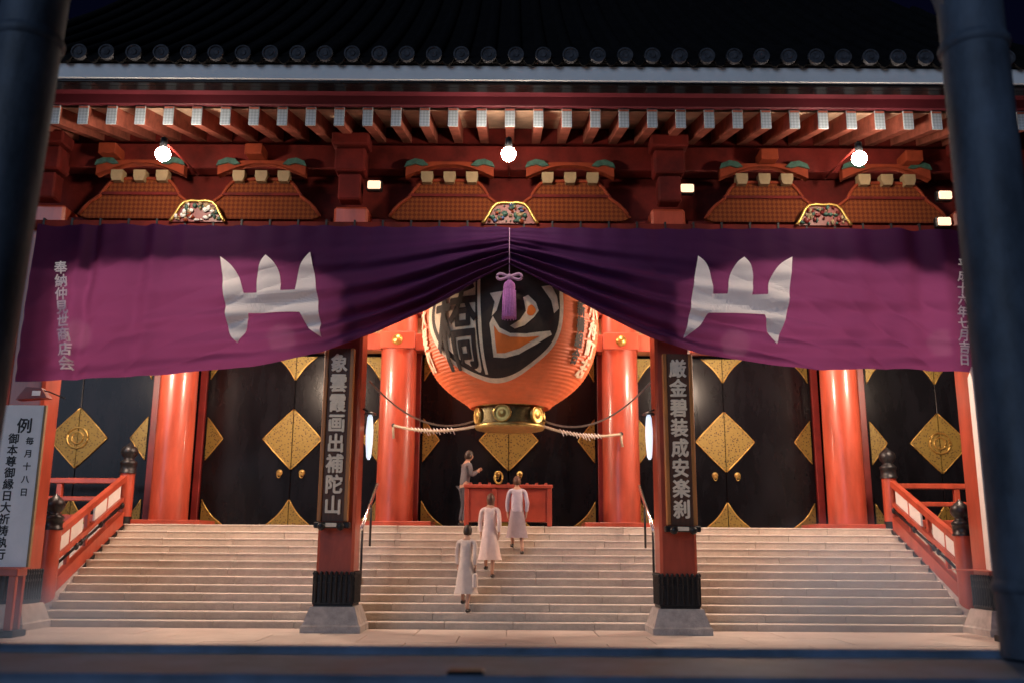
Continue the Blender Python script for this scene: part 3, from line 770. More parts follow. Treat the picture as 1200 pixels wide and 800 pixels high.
# black and gold bottom ring
zr0, zr1 = P(598, 503, LY).z, P(598, 474, LY).z; rb = .66
mb = MB(); mb.lathe([(rb - .06, zr0 - .0), (rb + .03, zr0), (rb + .05, zr0 + .05), (rb, zr0 + .08), (rb - .02, zr1 - .09), (rb + .04, zr1 - .06), (rb + .04, zr1), (rb - .06, zr1 + .02)], LX, LY, 'brass', 48)
ring = mb.build('bottom_ring', lt)
mb = MB(); mb.lathe([(rb + .012, zr0 + .085), (rb + .012, zr1 - .10)], LX, LY, 'darkbrass', 48, cap=False); mb.build('ring_band', ring)
for k in range(6):
    a = -PI / 2 - .22 + k * PI / 3 + (.06 if k else 0); cxx, cyy = LX + (rb + .01) * math.cos(a), LY + (rb + .01) * math.sin(a); ux = Vector((-math.sin(a), math.cos(a), 0)); n_ = Vector((math.cos(a), math.sin(a), 0))
    zc = (zr0 + zr1) / 2; vs = []; Nn = 20
    for rr, dd in ((0, .05), (.05, .055), (.07, .04), (.14, .04), (.155, .05), (.18, .045), (.185, 0)):
        for i in range(Nn): t = 2 * PI * i / Nn; v = Vector((cxx, cyy, zc)) + ux * rr * math.cos(t) + Vector((0, 0, rr * math.sin(t))) + n_ * dd; vs.append(v)
    mb = MB(); mb.add(vs, [(j * Nn + i, j * Nn + (i + 1) % Nn, (j + 1) * Nn + (i + 1) % Nn, (j + 1) * Nn + i) for j in range(6) for i in range(Nn)], 'goldrim', True); mb.build('crest_disc', ring)
mb = MB(); mb.lathe([(.72, zhi - .02), (.72, zhi + .3), (.6, zhi + .34)], LX, LY, 'blackmetal', 40); mb.tube([(LX, LY, zhi + .3), (LX, LY, 9.72)], .05, 'rope', 8); mb.build('top_ring', lt)

# stay ropes -----------------------------------------------------------
def sag(a, b_, d, n=16):
    a = Vector(a); b_ = Vector(b_); return [a.lerp(b_, i / n) - Vector((0, 0, d * 4 * (i / n) * (1 - i / n))) for i in range(n + 1)]
def rope(label, a, b_, d, r, tuft=None):
    t = thing('stay_rope', label, 'rope', tuple(a), 'stay ropes of the lantern'); pts = sag(a, b_, d)
    mb = MB(); mb.tube(pts, r, 'rope', 8); mb.build('cord', t)
    if tuft:
        mb = MB()
        for k in range(13):
            u = tuft[0] + (tuft[1] - tuft[0]) * (k + .3 * hsh(k)) / 12.5; i = u * 16; i0 = min(15, int(i)); p = pts[i0].lerp(pts[i0 + 1], i - i0)
            mb.tube([p + Vector((-.03, -.03, .05)), p + Vector((0.01, -.045, 0)), p + Vector((.045 + .02 * hsh(k * 3), -.03, -.05 - .06 * hsh(k * 5)))], .010, 'paper', 5)
        mb.build('white_twist', t, 'stuff')
        mb = MB(); p = pts[0]
        mb.tube([p, p + Vector((0, -.02, -.12)), p + Vector((.02, -.02, -.30))], .03, 'rope', 6); mb.ball(p, .05, 'blackmetal', 5); mb.build('knot', t)
ra_ = P(560, 491, LY); rbx = P(636, 492, LY)
rope('thin upper stay rope from the left square pillar to the lantern ring', P(433, 446, .2), ra_, .42, .018)
rope('thin upper stay rope from the right square pillar to the lantern ring', P(762, 448, .2), rbx, .42, .018)
rope('lower stay rope with white paper twists on the left round column', P(461, 498, 3.82), P(562, 498, LY), .12, .03, (.25, .72))
rope('lower stay rope with white paper twists on the right round column', P(728, 508, 3.82), P(634, 498, LY), .12, .03, (.30, .78))

# ================================================================== PLAQUES
def plaque(cx, tpx, bpx, chars, label, hx, trim_side):
    zb = P(400, bpx, -.5).z; ztp = P(400, tpx, -.5).z; hw = .27
    t = thing('pillar_plaque', label, 'plaque', (cx, -.40, zb), 'carved plaques on the square pillars')
    b = MB(); b.box(cx - hw + .06, cx + hw - .06, -.50, -.41, zb + .10, ztp, 'plaque'); b.build('board', t)
    b = MB()
    for s in (-1, 1): b.box(cx + s * (hw - .03) - .035, cx + s * (hw - .03) + .035, -.54, -.40, zb + .10, ztp, 'plaqueframe', .01)
    b.build('frame', t)
    b = MB(); b.box(cx - hw - .05, cx + hw + .05, -.60, -.40, zb - .02, zb + .09, 'blackmetal', .02)
    for s in (-1, 1): b.ball((cx + s * .17, -.62, zb + .01), .075, 'blackmetal', 6)
    b.build('iron_bracket', t)
    b = MB(); b.box(cx - .10, cx + .10, -.62, -.60, zb, zb + .07, 'inlay', .005); b.build('bracket_plate', t)
    z0 = ztp - .12; pitch = (z0 - zb - .18) / len(chars)
    for i, ch in enumerate(chars):
        V, F = glyphs(ch, pitch * .95, pitch); V = [(cx + x * .92, z0 + y + pitch * (.06 - i)) for x, y in V]
        mb = MB(); slab_from_flat(V, F, lambda x, z: Vector((x, -.502, z)), (0, -.025, 0), 'inlay', mb, bold=pitch * .03); mb.build('character', t)
plaque(-3.15, 408, 617, '象雲霞画出補陀山', 'carved brown plaque on the left square pillar, its lowest character a mountain', 0, 1)
plaque(3.15, 412, 619, '厳金碧装成安楽刹', 'carved brown plaque on the right square pillar facing the stairs', 0, -1)

# ================================================================== LAMPS
lampM = {}
def eave_lamp(px, py, label):
    c = P(px, py, -2.1); t = thing('eave_lamp', label, 'lamp', tuple(c), 'bright lamps under the eave')
    b = MB(); b.ball(c, .13, 'bulb', 8); b.build('bulb', t)
    b = MB(); b.lathe([(.05, .11), (.07, .13), (.06, .30), (.02, .32), (.02, .33)], c.x, c.y, 'blackmetal', 12, z0=c.z); b.tube([(c.x, c.y + .02, c.z + .25), (c.x, -.62, c.z + .35), (c.x, -.28, c.z + .35)], .02, 'deepred', 6); b.build('lamp_holder', t)
eave_lamp(191, 181, 'bright bare lamp under the eave over the left bay'); eave_lamp(596, 181, 'bright bare lamp under the eave above the lantern')
eave_lamp(1007, 186, 'bright bare lamp under the eave over the right bay')
def flood(px, py, label, cool=False):
    c = P(px, py, -.66); t = thing('floodlight', label, 'floodlight', tuple(c), 'small floodlights between the brackets')
    b = MB(); b.box(c.x - .15, c.x + .15, -.60, -.46, c.z - .10, c.z + .11, 'blackmetal', .02); b.build('housing', t)
    b = MB(); b.box(c.x - .125, c.x + .125, -.63, -.603, c.z - .075, c.z + .085, 'cool' if cool else 'spot', .02); b.build('lamp_glass', t)
flood(438, 216, 'small lit floodlight just right of the left square pillar head'); flood(806, 220, 'small lit floodlight just right of the right square pillar head')
flood(1109, 228, 'small lit floodlight at the right end of the brackets, upper one'); flood(1108, 259, 'small lit floodlight just above the curtain at its right end')
flood(149, 245, 'small dark floodlight near the left end of the brackets', True) if False else None
def inner_lamp(x, y, z, label):
    t = thing('porch_lamp', label, 'lamp', (x, y, z), 'porch lamps behind the curtain')
    b = MB(); b.ball((x, y, z), .30, 'inner', 8); b.build('bulb', t)
    b = MB(); b.lathe([(.10, .29), (.24, .31), (.06, .42), (.015, .30), (.015, 9.72 - z)], x, y, 'blackmetal', 12, z0=z); b.build('lamp_holder', t)
for px, py, Y, lb in ((330, 396, 1.6, 'porch lamp glowing through the curtain under the left crest'), (862, 402, 1.6, 'porch lamp glowing through the curtain under the right crest'),
                      (90, 392, 1.6, 'porch lamp glowing through the curtain beside its left lettering'), (1104, 402, 1.6, 'porch lamp glowing through the curtain beside its right lettering')):
    c = P(px, py, Y); inner_lamp(c.x, Y, c.z, lb)
for x in (-2.3, 2.3): inner_lamp(x, 2.9, 8.6, 'unseen added lamp under the porch ceiling above the round column ' + ('left' if x < 0 else 'right') + ' of the lantern')  # two unseen lamps added to brighten the middle of the stairs
def side_lamp(px, label):
    a = P(px, 482, -.1); b_ = P(px, 538, -.1); t = thing('side_lamp', label, 'lamp', (a.x, a.y, b_.z), 'cool white lamps on the square pillars')
    L = a.z - b_.z
    b = MB(); b.lathe([(.02, 0), (.045, .05), (.065, L * .35), (.07, L * .6), (.05, L * .88), (.03, L * .93)], a.x, -.1, 'cool', 14, z0=b_.z); b.build('lamp_shade', t)
    b = MB(); b.lathe([(.12, L * .93), (.10, L * .97), (.03, L)], a.x, -.1, 'blackmetal', 14, z0=b_.z)
    b.tube([(a.x, -.1, a.z), (a.x + (-.14 if a.x < 0 else .14), -.1, a.z + .05)], .02, 'blackmetal', 6); b.build('lamp_bracket', t)
side_lamp(434, 'white glowing lamp on the inner face of the left square pillar'); side_lamp(760, 'white glowing lamp on the inner face of the right square pillar')

# ================================================================== RAILINGS
def giboshi(mb, x, y, z, r):
    mb.lathe([(r * 1.12, 0), (r * 1.12, .04), (r * 1.02, .05), (r * 1.02, .20), (r * 1.12, .21), (r * 1.12, .26), (r * .8, .30), (r * .62, .34), (r * .95, .40), (r * 1.15, .48), (r * 1.0, .57), (r * .5, .64), (r * .12, .70), (.0, .72)], x, y, 'blackmetal', 20, z0=z)
rl = thing('stair_railing', 'red railing with black post caps along the left side of the stairs', 'railing', (-9.05, 1.3, .3), 'red railings beside the stairs')
lo = Vector((-9.0, 1.25, .42)); hi = Vector((-8.63, 3.75, H))
mb = MB(); mb.lathe([(.17, .12), (.17, 1.86)], lo.x, lo.y, 'red', 24); pl = mb.build('post', rl)
mb = MB(); giboshi(mb, lo.x, lo.y, 1.80, .17); mb.build('post_cap', pl)
mb = MB(); mb.lathe([(.18, .10), (.18, .30), (.17, .31)], lo.x, lo.y, 'blackmetal', 20); mb.build('post_shoe', pl)
mb = MB(); mb.lathe([(.16, 0), (.16, 1.22)], hi.x, hi.y, 'red', 24, z0=H); pl = mb.build('post', rl)
mb = MB(); giboshi(mb, hi.x, hi.y, H + 1.12, .165); mb.build('post_cap', pl)
mb = MB(); mb.lathe([(.17, 0), (.17, .16)], hi.x, hi.y, 'blackmetal', 20, z0=H); mb.build('post_shoe', pl)
def rail(za, zb, w_, h_, m, name, x=0):
    mb = MB(); a = Vector((lo.x + x, lo.y, za)); b_ = Vector((hi.x + x, hi.y, zb)); mb.beam(a, b_, w_, h_, m); return mb.build(name, rl)
rail(1.64, H + 1.08, .13, .12, 'red', 'top_rail')
rail(1.16, H + .62, .10, .09, 'red', 'middle_rail')
o = rail(.62, H + .20, .16, .26, 'red', 'stringer'); rail(.44, H + .02, .22, .07, 'blackmetal', 'stringer_foot')
mb = MB()
for za, zb in ((1.05, H + .51),):
    a = Vector((lo.x + .05, lo.y, za)); b_ = Vector((hi.x + .05, hi.y, zb))
    mb.tube([a.lerp(b_, .03), a.lerp(b_, .97)], .028, 'blackmetal', 8)
    for u in (.06, .30, .36, .62, .92): mb.ball(a.lerp(b_, u), .065, 'blackmetal', 6, (.8, .8, 1.1))
mb.build('iron_bar', rl)
for u in (.25, .48, .74):
    p = lo.lerp(hi, u); mb = MB(); zlo_ = .7 + (H + .3 - .7) * u; zhi_ = 1.6 + (H + 1.03 - 1.6) * u
    mb.box(p.x - .09, p.x - .01, p.y - .05, p.y + .05, zlo_, zhi_, 'red', .01); mb.build('baluster', rl)
for u0, u1 in ((.06, .40), (.56, .92)):
    a = lo.lerp(hi, u0); b_ = lo.lerp(hi, u1); x_ = -.03; f = lambda u, z0, z1: z0 + (z1 - z0) * u; mb = MB()
    pl_ = [(a.y, f(u0, 1.20, H + .66)), (b_.y, f(u1, 1.20, H + .66)), (b_.y, f(u1, 1.58, H + 1.03)), (a.y, f(u0, 1.58, H + 1.03))]
    vs = [(a.x + x_ - .02 if k in (0, 3) else b_.x + x_ - .02, y, z) for k, (y, z) in enumerate(pl_)] + [(a.x + x_ + .02 if k in (0, 3) else b_.x + x_ + .02, y, z) for k, (y, z) in enumerate(pl_)]
    mb.add(vs, [(0, 1, 2, 3), (7, 6, 5, 4), (0, 4, 5, 1), (1, 5, 6, 2), (2, 6, 7, 3), (3, 7, 4, 0)], 'white'); mb.build('white_panel', rl)
# horizontal landing rails that run outward from the upper post
for z, h_, nm in ((H + .95, .12, 'landing_top_rail'), (H + .55, .10, 'landing_middle_rail'), (H + .12, .16, 'landing_bottom_rail')):
    mb = MB(); mb.box(hi.x - 4.2, hi.x - .16, hi.y - .08, hi.y + .08, z - h_ / 2, z + h_ / 2, 'red', .015); mb.build(nm, rl)
for k in (1.5, 2.9):
    mb = MB(); mb.box(hi.x - k - .06, hi.x - k + .06, hi.y - .06, hi.y + .06, H, H + .89, 'red', .01); mb.build('baluster', rl)
mirror_tree(rl, label='red railing with black post caps along the right side of the stairs')
# steel handrails
hr = thing('steel_handrail', 'thin steel handrail on the stairs beside the left square pillar', 'handrail', (-2.93, 2.4, .9), 'steel handrails')
mb = MB(); mb.tube([(-2.93, 1.5, 1.86), (-2.93, 3.5, 2.88)], .035, 'steel', 10); mb.build('rail', hr)
for y in (1.75, 2.85):
    z = 1.86 + (y - 1.5) * .51; k = int((y - Y0) / TR); mb = MB(); mb.tube([(-2.95, y, (k + 1) * RH), (-2.95, y, z - .03)], .025, 'blackmetal', 8); mb.build('post', hr)
mirror_tree(hr, label='thin steel handrail on the stairs beside the right square pillar')

# ================================================================== OFFERTORY BOX
ob = thing('offertory_box', 'red wooden offertory box on the landing below the lantern', 'offertory box', (0, 3.75, H))
mb = MB(); mb.box(-.90, .90, 3.62 + .0, 4.28, H + .10, H + .83, 'box', .01); mb.build('box_body', ob)
for x in (-.93, -.31, .31, .93):
    mb = MB(); mb.box(x - .05, x + .05, 3.585, 3.70, H + .003, H + .84, 'box', .012); mb.build('upright', ob)
mb = MB(); mb.box(-1.0, 1.0, 3.56, 4.36, H + .84, H + .92, 'box', .015); mb.build('top_frame', ob)
for k in range(9):
    mb = MB(); x = -.85 + k * .2125; mb.box(x - .03, x + .03, 3.60, 4.30, H + .92, H + .96, 'box', .008); mb.build('slat', ob)
mb = MB(); t_ = [2 * PI * i / 20 for i in range(21)]; mb.tube([(-.22 + .09 * math.cos(t), 3.56, H + 1.07 + .13 * math.sin(t)) for t in t_], .022, 'goldrim', 6); mb.build('gold_ring', ob)

# ================================================================== SIGN BOARDS
sg = thing('sign_board', 'tall white sign board with black lettering leaning at the left edge', 'sign', (-9.1, -1.4, 0))
a = P(2, 475, -1.5); b_ = P(48, 475, -1.5); c = P(38, 664, -1.5)
x0, x1 = a.x - .16, (b_.x + c.x) / 2; z0, z1 = c.z, b_.z; sg.location = (0.5 * (x0 + x1), -1.5, 0.03)
mb = MB(); mb.box(x0, x1, -1.55, -1.50, z0, z1, 'signwhite', .006); mb.build('board', sg)
mb = MB(); mb.box(x1 + .001, x1 + .04, -1.56, -1.49, z0, z1, 'masu', .004); mb.box(x0 - .04, x0 - .001, -1.56, -1.49, z0, z1, 'masu', .004); mb.build('edge_strip', sg)
def sign_text(chars, px, t0, t1, size, off):
    A = P(px, t0, -1.55); B = P(px, t1, -1.55); pitch = (A.z - B.z) / len(chars); 
    for i, ch in enumerate(chars):
        V, F = glyphs(ch, min(size, pitch * .97), pitch); V = [(A.x + x, A.z + y - i * pitch) for x, y in V]
        mb = MB(); slab_from_flat(V, F, lambda x, z: Vector((x, -1.551, z)), (0, -.003, 0), 'ink', mb, bold=min(size, pitch) * .022); mb.build('character', sg)
sign_text('例', 30, 489, 508, .30, .008); sign_text('御本尊御縁日大祈祷執行', 17, 507, 656, .25, .012); sign_text('毎月十八日', 36, 507, 582, .14, .004)
mb = MB(); zt2 = z0 - .02
mb.box(x0 - .06, x1 - .04, -1.72, -1.40, zt2 - .12, zt2, 'red', .01); mb.build('stand_shelf', sg)
for x in (x0 + .02, x1 - .12):
    for y in (-1.68, -1.44):
        mb = MB(); mb.box(x - .06, x + .06, y - .04, y + .04, .14, zt2 - .122, 'red', .008); mb.build('leg', sg)
mb = MB(); mb.box(x0 - .1, x1 + .02, -1.78, -1.34, 0.035, .14, 'blackmetal', .01); mb.build('stand_base', sg)
s2 = thing('sign_board', 'white sign board seen nearly edge on beside the right edge pillar', 'sign', (9.75, -1.1, 0.03))
xa = P(1146, 470, -1.3).x; xb = P(1153, 650, -1.3).x; zA, zB = P(1146, 430, -1.3).z, P(1155, 668, -1.3).z
mb = MB(); X_ = (xa + xb) / 2
vs = [(X_, -1.35, zB), (X_ + .09, -1.35, zB), (X_ + .75, .2, zB), (X_ + .66, .24, zB)]; vs += [(v[0], v[1], zA) for v in vs]; s2.location = (X_ + .3, -.8, .03)
mb.add(vs, [(3, 2, 1, 0), (4, 5, 6, 7), (0, 1, 5, 4), (1, 2, 6, 5), (2, 3, 7, 6), (3, 0, 4, 7)], 'signwhite'); mb.build('board', s2)
mb = MB(); mb.box(X_ + .06, X_ + .24, -1.5, -1.34, .03, zB - .02, 'red', .01); mb.build('leg', s2)
mb = MB(); mb.box(X_ + .0, X_ + 1.0, -1.56, -1.2, .032, .13, 'blackmetal', .01); mb.box(X_ + .0, X_ + 1.0, -1.5, .3, zB - .02, zB - .005, 'red'); mb.build('stand_base', s2)
mb = MB(); mb.box(X_ + .8, X_ + .95, .05, .2, .03, zB - .03, 'red', .01); mb.build('leg', s2)

c = P(45, 460, -.75); t = thing('bracket_lamp', 'small unlit dark red lamp on a thin arm just above the left sign board', 'lamp', tuple(c))
mb = MB(); mb.add([(c.x - .34, c.y - .12, c.z - .14), (c.x + .22, c.y - .12, c.z - .10), (c.x + .22, c.y + .12, c.z - .10), (c.x - .34, c.y + .12, c.z - .14), (c.x - .20, c.y - .08, c.z + .10), (c.x + .08, c.y - .08, c.z + .08), (c.x + .08, c.y + .08, c.z + .08), (c.x - .20, c.y + .08, c.z + .10)],
       [(0, 1, 2, 3), (7, 6, 5, 4), (0, 4, 5, 1), (1, 5, 6, 2), (2, 6, 7, 3), (3, 7, 4, 0)], 'darkred'); mb.build('housing', t)
mb = MB(); mb.box(c.x - .05, c.x + .10, c.y - .135, c.y - .122, c.z - .07, c.z + .02, 'signwhite', .005); mb.build('lens', t)
mb = MB(); mb.tube([(c.x - .1, c.y, c.z + .09), (c.x + .2, c.y - .02, c.z + .02), (c.x + .50, c.y, c.z - .10)], .014, 'blackmetal', 6); mb.tube([(c.x - .1, c.y + .08, c.z), (c.x - .1, c.y + .42, c.z)], .02, 'blackmetal', 6); mb.build('arm', t)
# ================================================================== INCENSE BURNER CANOPY (foreground)
bz = P(600, 765, -13.2).z
ic = thing('incense_burner_canopy', 'dark bronze incense burner shelter with two thick posts framing the view', 'incense burner', (0, -14, 0))
for s in (-1, 1):
    x = s * 2.49; y = -13.2; mb = MB(); r = .163
    mb.lathe([(r * 1.0, bz - .005), (r, bz + .3), (r * .985, 4.15), (r * .99, 4.9)], x, y, 'bronze', 40)
    if s < 0: mb.v = [(v[0] - .035 * (4.2 - v[2]), v[1], v[2]) for v in mb.v]
    po = mb.build('post', ic)
    for zz3 in (P(1170, 686, y).z, P(1140, 55, y).z):
        mb = MB(); mb.lathe([(r, zz3 - .035), (r + .012, zz3 - .02), (r + .014, zz3), (r + .004, zz3 + .02), (r, zz3 + .03)], x - (.035 * (4.2 - zz3) if s < 0 else 0), y, 'bronze', 40, cap=False); mb.build('ring', po)
    # curved brace at the top
    mb = MB(); pts = []
    for k in range(13):
        t = k / 12 * PI / 2; pts.append((x - s * (.15 + .55 * (1 - math.cos(t))), 4.28 + .42 * math.sin(t)))
    low = pts; top = [(a - s * 0.0, b_) for a, b_ in [(low[-1][0], 4.9), (x - s * .1, 4.9)]]
    mb.prism([(a, b_) for a, b_ in low] + top, y - .05, y + .05, 'bronze'); mb.build('curved_brace', ic)
mb = MB(); mb.box(-2.9, 2.9, -13.32, -13.08, 4.9, 5.15, 'bronze', .02); mb.build('top_beam', ic)
mb = MB(); mb.box(-4.2, 4.2, -13.98, -13.02, bz - .30, bz - .02, 'rim', .02); mb.build('basin', ic)
mb = MB(); mb.box(-4.2, 4.2, -14.02, -13.94, bz - .35, bz + .004, 'rim', .02); mb.box(-4.2, 4.2, -13.08, -12.98, bz - .3, bz + .012, 'rim', .02); mb.build('basin_rim', ic)
mb = MB(); mb.box(-3.9, 3.9, -13.9, -13.1, 0.0, bz - .32, 'bronze', .02); mb.build('pedestal', ic)
c = P(545, 797, -14.0); mb = MB(); mb.box(c.x - .07, c.x + .07, -14.0, -13.88, bz + .001, bz + .02, 'blackmetal', .008); mb.build('latch', ic)

# ================================================================== PEOPLE
def skin_mesh(name, verts, edges, radii, m, parent, sub=1, root=0):
    me = bpy.data.meshes.new(name); off = wloc(parent); me.from_pydata([Vector(v) - off for v in verts], edges, [])
    o = bpy.data.objects.new(name, me); COL.objects.link(o)
    sk = o.modifiers.new('skin', 'SKIN'); sk.use_smooth_shade = True
    lay = me.skin_vertices[0].data
    for i, r in enumerate(radii): lay[i].radius = (r, r) if not isinstance(r, tuple) else r
    lay[root].use_root = True
    ss = o.modifiers.new('sub', 'SUBSURF'); ss.levels = sub; ss.render_levels = sub
    dg = bpy.context.evaluated_depsgraph_get(); dg.update(); new = bpy.data.meshes.new_from_object(o.evaluated_get(dg))
    bpy.data.objects.remove(o); bpy.data.meshes.remove(me)
    new.name = name; new.materials.clear(); new.materials.append(M[m]); new.polygons.foreach_set('use_smooth', [True] * len(new.polygons))
    o = bpy.data.objects.new(name, new); COL.objects.link(o); o.parent = parent; return o
def hand_chain(V, E, Rr, wrist, i_w, dirv, side):
    """palm and five curled fingers hanging from the wrist vertex"""
    d = Vector(dirv).normalized(); sd = Vector(side).normalized(); fw = d.cross(sd).normalized()
    w_ = Vector(wrist); p = w_ + d * .05; V.append(p); E.append((i_w, len(V) - 1)); Rr.append((.034, .018)); ip = len(V) - 1
    for k, L in enumerate((.070, .080, .076, .060)):
        b_ = w_ + d * .085 + sd * (-.027 + .018 * k); V.append(b_); E.append((ip, len(V) - 1)); Rr.append(.0095); i1 = len(V) - 1
        q = b_ + d * L * .5 + fw * .008; V.append(q); E.append((i1, len(V) - 1)); Rr.append(.0088)
        q2 = q + d * L * .40 + fw * .028; V.append(q2); E.append((len(V) - 2, len(V) - 1)); Rr.append(.0075)
    b_ = w_ + d * .035 - sd * .036; V.append(b_); E.append((ip, len(V) - 1)); Rr.append(.011)
    V.append(b_ + d * .035 - sd * .014 + fw * .015); E.append((len(V) - 2, len(V) - 1)); Rr.append(.009)
def person(name_label, base, facing, h, top, bottom, hairm, lean=0.0, step=0.0, arms='down', skirt=False, rise=0.0, longhair=False, coat=.0, bag=False):
    """standing or walking figure; base = point between the feet, facing = angle of the body (0 looks along +Y), step = stride length, rise = height of the forward foot"""
    s = h / 1.7; t = thing('person', name_label, 'person', base, None)
    ca, sa = math.cos(facing), math.sin(facing)
    def W(x, y, z):  # x right of the body, y ahead
        y += lean * max(0, z - .9) * 1.0; z -= abs(lean) * .10 * max(0, z - .9)
        return Vector((base[0] + s * (x * ca - y * sa), base[1] + s * (x * sa + y * ca), base[2] + s * z))
    def WV(x, y, z): return Vector((x * ca - y * sa, x * sa + y * ca, z))
    fr, bk = step * .5, -step * .5
    V = []; E = []; Rr = []
    def add(p, r, to=None):
        V.append(p); Rr.append(r * s if not isinstance(r, tuple) else tuple(k * s for k in r))
        if to is not None: E.append((to, len(V) - 1))
        return len(V) - 1
    pel = add(W(0, 0, .93), (.125, .10)); wa = add(W(0, 0, 1.08), (.11, .085), pel); ch = add(W(0, .01, 1.27), (.125, .095), wa); sh = add(W(0, 0, 1.40), (.09, .07), ch)
    nk = add(W(0, .01, 1.475), .048, sh); hb_ = add(W(0, .02, 1.535), .060, nk)
    hands = {}; arm = {}
    for sd in (-1, 1):
        shl = add(W(sd * .175, 0, 1.375), .050, sh)
        if arms == 'down': el = W(sd * .225, -.03, 1.10); wr = W(sd * .215, .06, .86)
        elif arms == 'walk': el = W(sd * .215, -.08 * sd, 1.11); wr = W(sd * .20, .12 if sd < 0 else .0, .89)
        else: el = W(sd * .215, .06, 1.13); wr = W(sd * .06, .27, 1.25)
        ei = add(el, .038, shl); wi = add(wr, .025, ei); arm[sd] = (W(sd * .175, 0, 1.375), el, wr)
        d = (wr - el).normalized(); sv = d.cross(WV(sd, 0, 0)).normalized() if arms != 'pray' else WV(0, 0, 1)
        V2 = []; n0 = len(V); hand_chain(V, E, Rr, wr, wi, d, sv if sv.length > 0 else WV(0, 1, 0))
    leg = {}
    for sd in (-1, 1):
        off = fr if sd < 0 else bk; zf = rise if sd < 0 else 0
        hp = W(sd * .085, 0, .88); kn = W(sd * .09, off * .55 + .05 + zf * .25, .49 + zf * .55); an = W(sd * .09, off - .03, .09 + zf)
        hi_ = add(hp, .085, pel); ki = add(kn, .056, hi_); ai = add(an, .036, ki); fo = add(W(sd * .10, off + .08, .035 + zf), .032, ai); add(W(sd * .105, off + .14, .025 + zf), .024, fo)
        leg[sd] = (hp, kn, an, W(sd * .10, off + .10, .035 + zf))
    body = skin_mesh('body', V, E, Rr, 'skin', t, 1)
    # head with face, joined on the neck
    hd = MB(); c = W(0, .035, 1.60); n = 14; vs = []
    N = 2 * n
    for j in range(n + 1):
        ph = PI * j / n
        for i in range(N):
            th = 2 * PI * i / N; x = math.sin(ph) * math.cos(th); y = math.sin(ph) * math.sin(th); z = math.cos(ph)
            rx, ry, rz = .074, .092, .115
            jaw = 1 - .30 * max(0, -z) ** 1.2
            X = rx * x * jaw; Yy = ry * y * (1 - .08 * max(0, -z)); Z = rz * z
            if y > .7: Yy += .020 * math.exp(-((x / .16) ** 2) - ((z + .12) / .18) ** 2)        # nose
            if y > .5: Yy -= .010 * (math.exp(-(((abs(x) - .38) / .16) ** 2) - ((z - .10) / .12) ** 2))  # eye sockets
            if y > .5: Yy += .007 * math.exp(-((x / .3) ** 2) - ((z + .50) / .10) ** 2)            # lips
            vs.append(c + WV(X * s, Yy * s, Z * s))
    hd.add(vs, [(j * N + i, (j + 1) * N + i, (j + 1) * N + (i + 1) % N, j * N + (i + 1) % N) for j in range(n) for i in range(N)], 'skin', True)
    for sd in (-1, 1): hd.ball(c + WV(sd * .075 * s, -.005 * s, -.005 * s), .022 * s, 'skin', 6, (.5, .8, 1.2))
    head = hd.build('head', t)
    e = MB()
    for sd in (-1, 1): e.ball(c + WV(sd * .028 * s, .078 * s, .012 * s), .010 * s, 'eye', 5)
    e.build('eyes', head)
    e = MB(); e.ball(c + WV(0, .082 * s, -.052 * s), .018 * s, 'lip', 5, (1, .35, .35)); e.build('mouth', head)
    hr_ = MB(); vs = []; fs = []
    for j in range(n + 1):
        ph = PI * (.0 + .70 * j / n)
        for i in range(N):
            th = 2 * PI * i / N; y = math.sin(th)
            pe = ph * (1 if y < .2 else (1 - .50 * min(1, (y - .2) / .5))); wob = 1 + .03 * math.sin(i * 5 + j * 2)
            x_ = math.sin(pe) * math.cos(th); y_ = math.sin(pe) * y; z_ = math.cos(pe)
            k = 1.13 * wob
            if longhair and z_ < -.1 and y < .2: z_ = z_ * 2.6; k = 1.05 * wob
            vs.append(c + WV(.078 * k * x_ * s, (.096 * k * y_ - .004) * s, .118 * k * z_ * s))
    hr_.add(vs, [(j * N + i, (j + 1) * N + i, (j + 1) * N + (i + 1) % N, j * N + (i + 1) % N) for j in range(n) for i in range(N)], hairm, True); hr_.build('hair', head)
    # jacket / blouse with sleeves
    V = []; E = []; Rr = []
    def ad(p, r, to=None):
        V.append(p); Rr.append(tuple(k * s for k in r) if isinstance(r, tuple) else r * s)
        if to is not None: E.append((to, len(V) - 1))
        return len(V) - 1
    a0 = ad(W(0, 0, .86 - coat), (.155 + coat * .15, .125 + coat * .2)); a1 = ad(W(0, 0, 1.06), (.138, .110), a0); a2 = ad(W(0, .01, 1.27), (.148, .118), a1); a3 = ad(W(0, 0, 1.405), (.105, .080), a2); a4 = ad(W(0, .0, 1.455), .060, a3)
    for sd in (-1, 1):
        p0, p1, p2 = arm[sd]; b0 = ad(p0, .056, a3); b1 = ad(p1, .050, b0); ad(p1.lerp(p2, .88), .042, b1)
    skin_mesh('jacket', V, E, Rr, top, t, 2)
    if skirt:
        mb = MB(); prof_ = [(.145, .98), (.16, .86), (.19, .65), (.225, .42), (.25, .34)]; n = 28; vs = []
        for r, z in prof_:
            for i in range(n):
                a = 2 * PI * i / n; fl = 1 + .07 * math.sin(a * 7) * (1 - z); vs.append(W(r * fl * math.cos(a), r * fl * .85 * math.sin(a) + rise * .2, z + rise * .2 * (1 - z)))
        mb.add(vs, [(j * n + i, j * n + (i + 1) % n, (j + 1) * n + (i + 1) % n, (j + 1) * n + i) for j in range(4) for i in range(n)], bottom, True); mb.build('skirt', t)
    else:
        V = []; E = []; Rr = []; a0 = ad(W(0, 0, .95), (.14, .115))
        for sd in (-1, 1):
            hp, kn, an, _ = leg[sd]; b0 = ad(hp - Vector((0, 0, .06)), .092, a0); b1 = ad(kn, .070, b0); ad(an + Vector((0, 0, .01)), .058, b1)
        skin_mesh('trousers', V, E, Rr, bottom, t, 2)
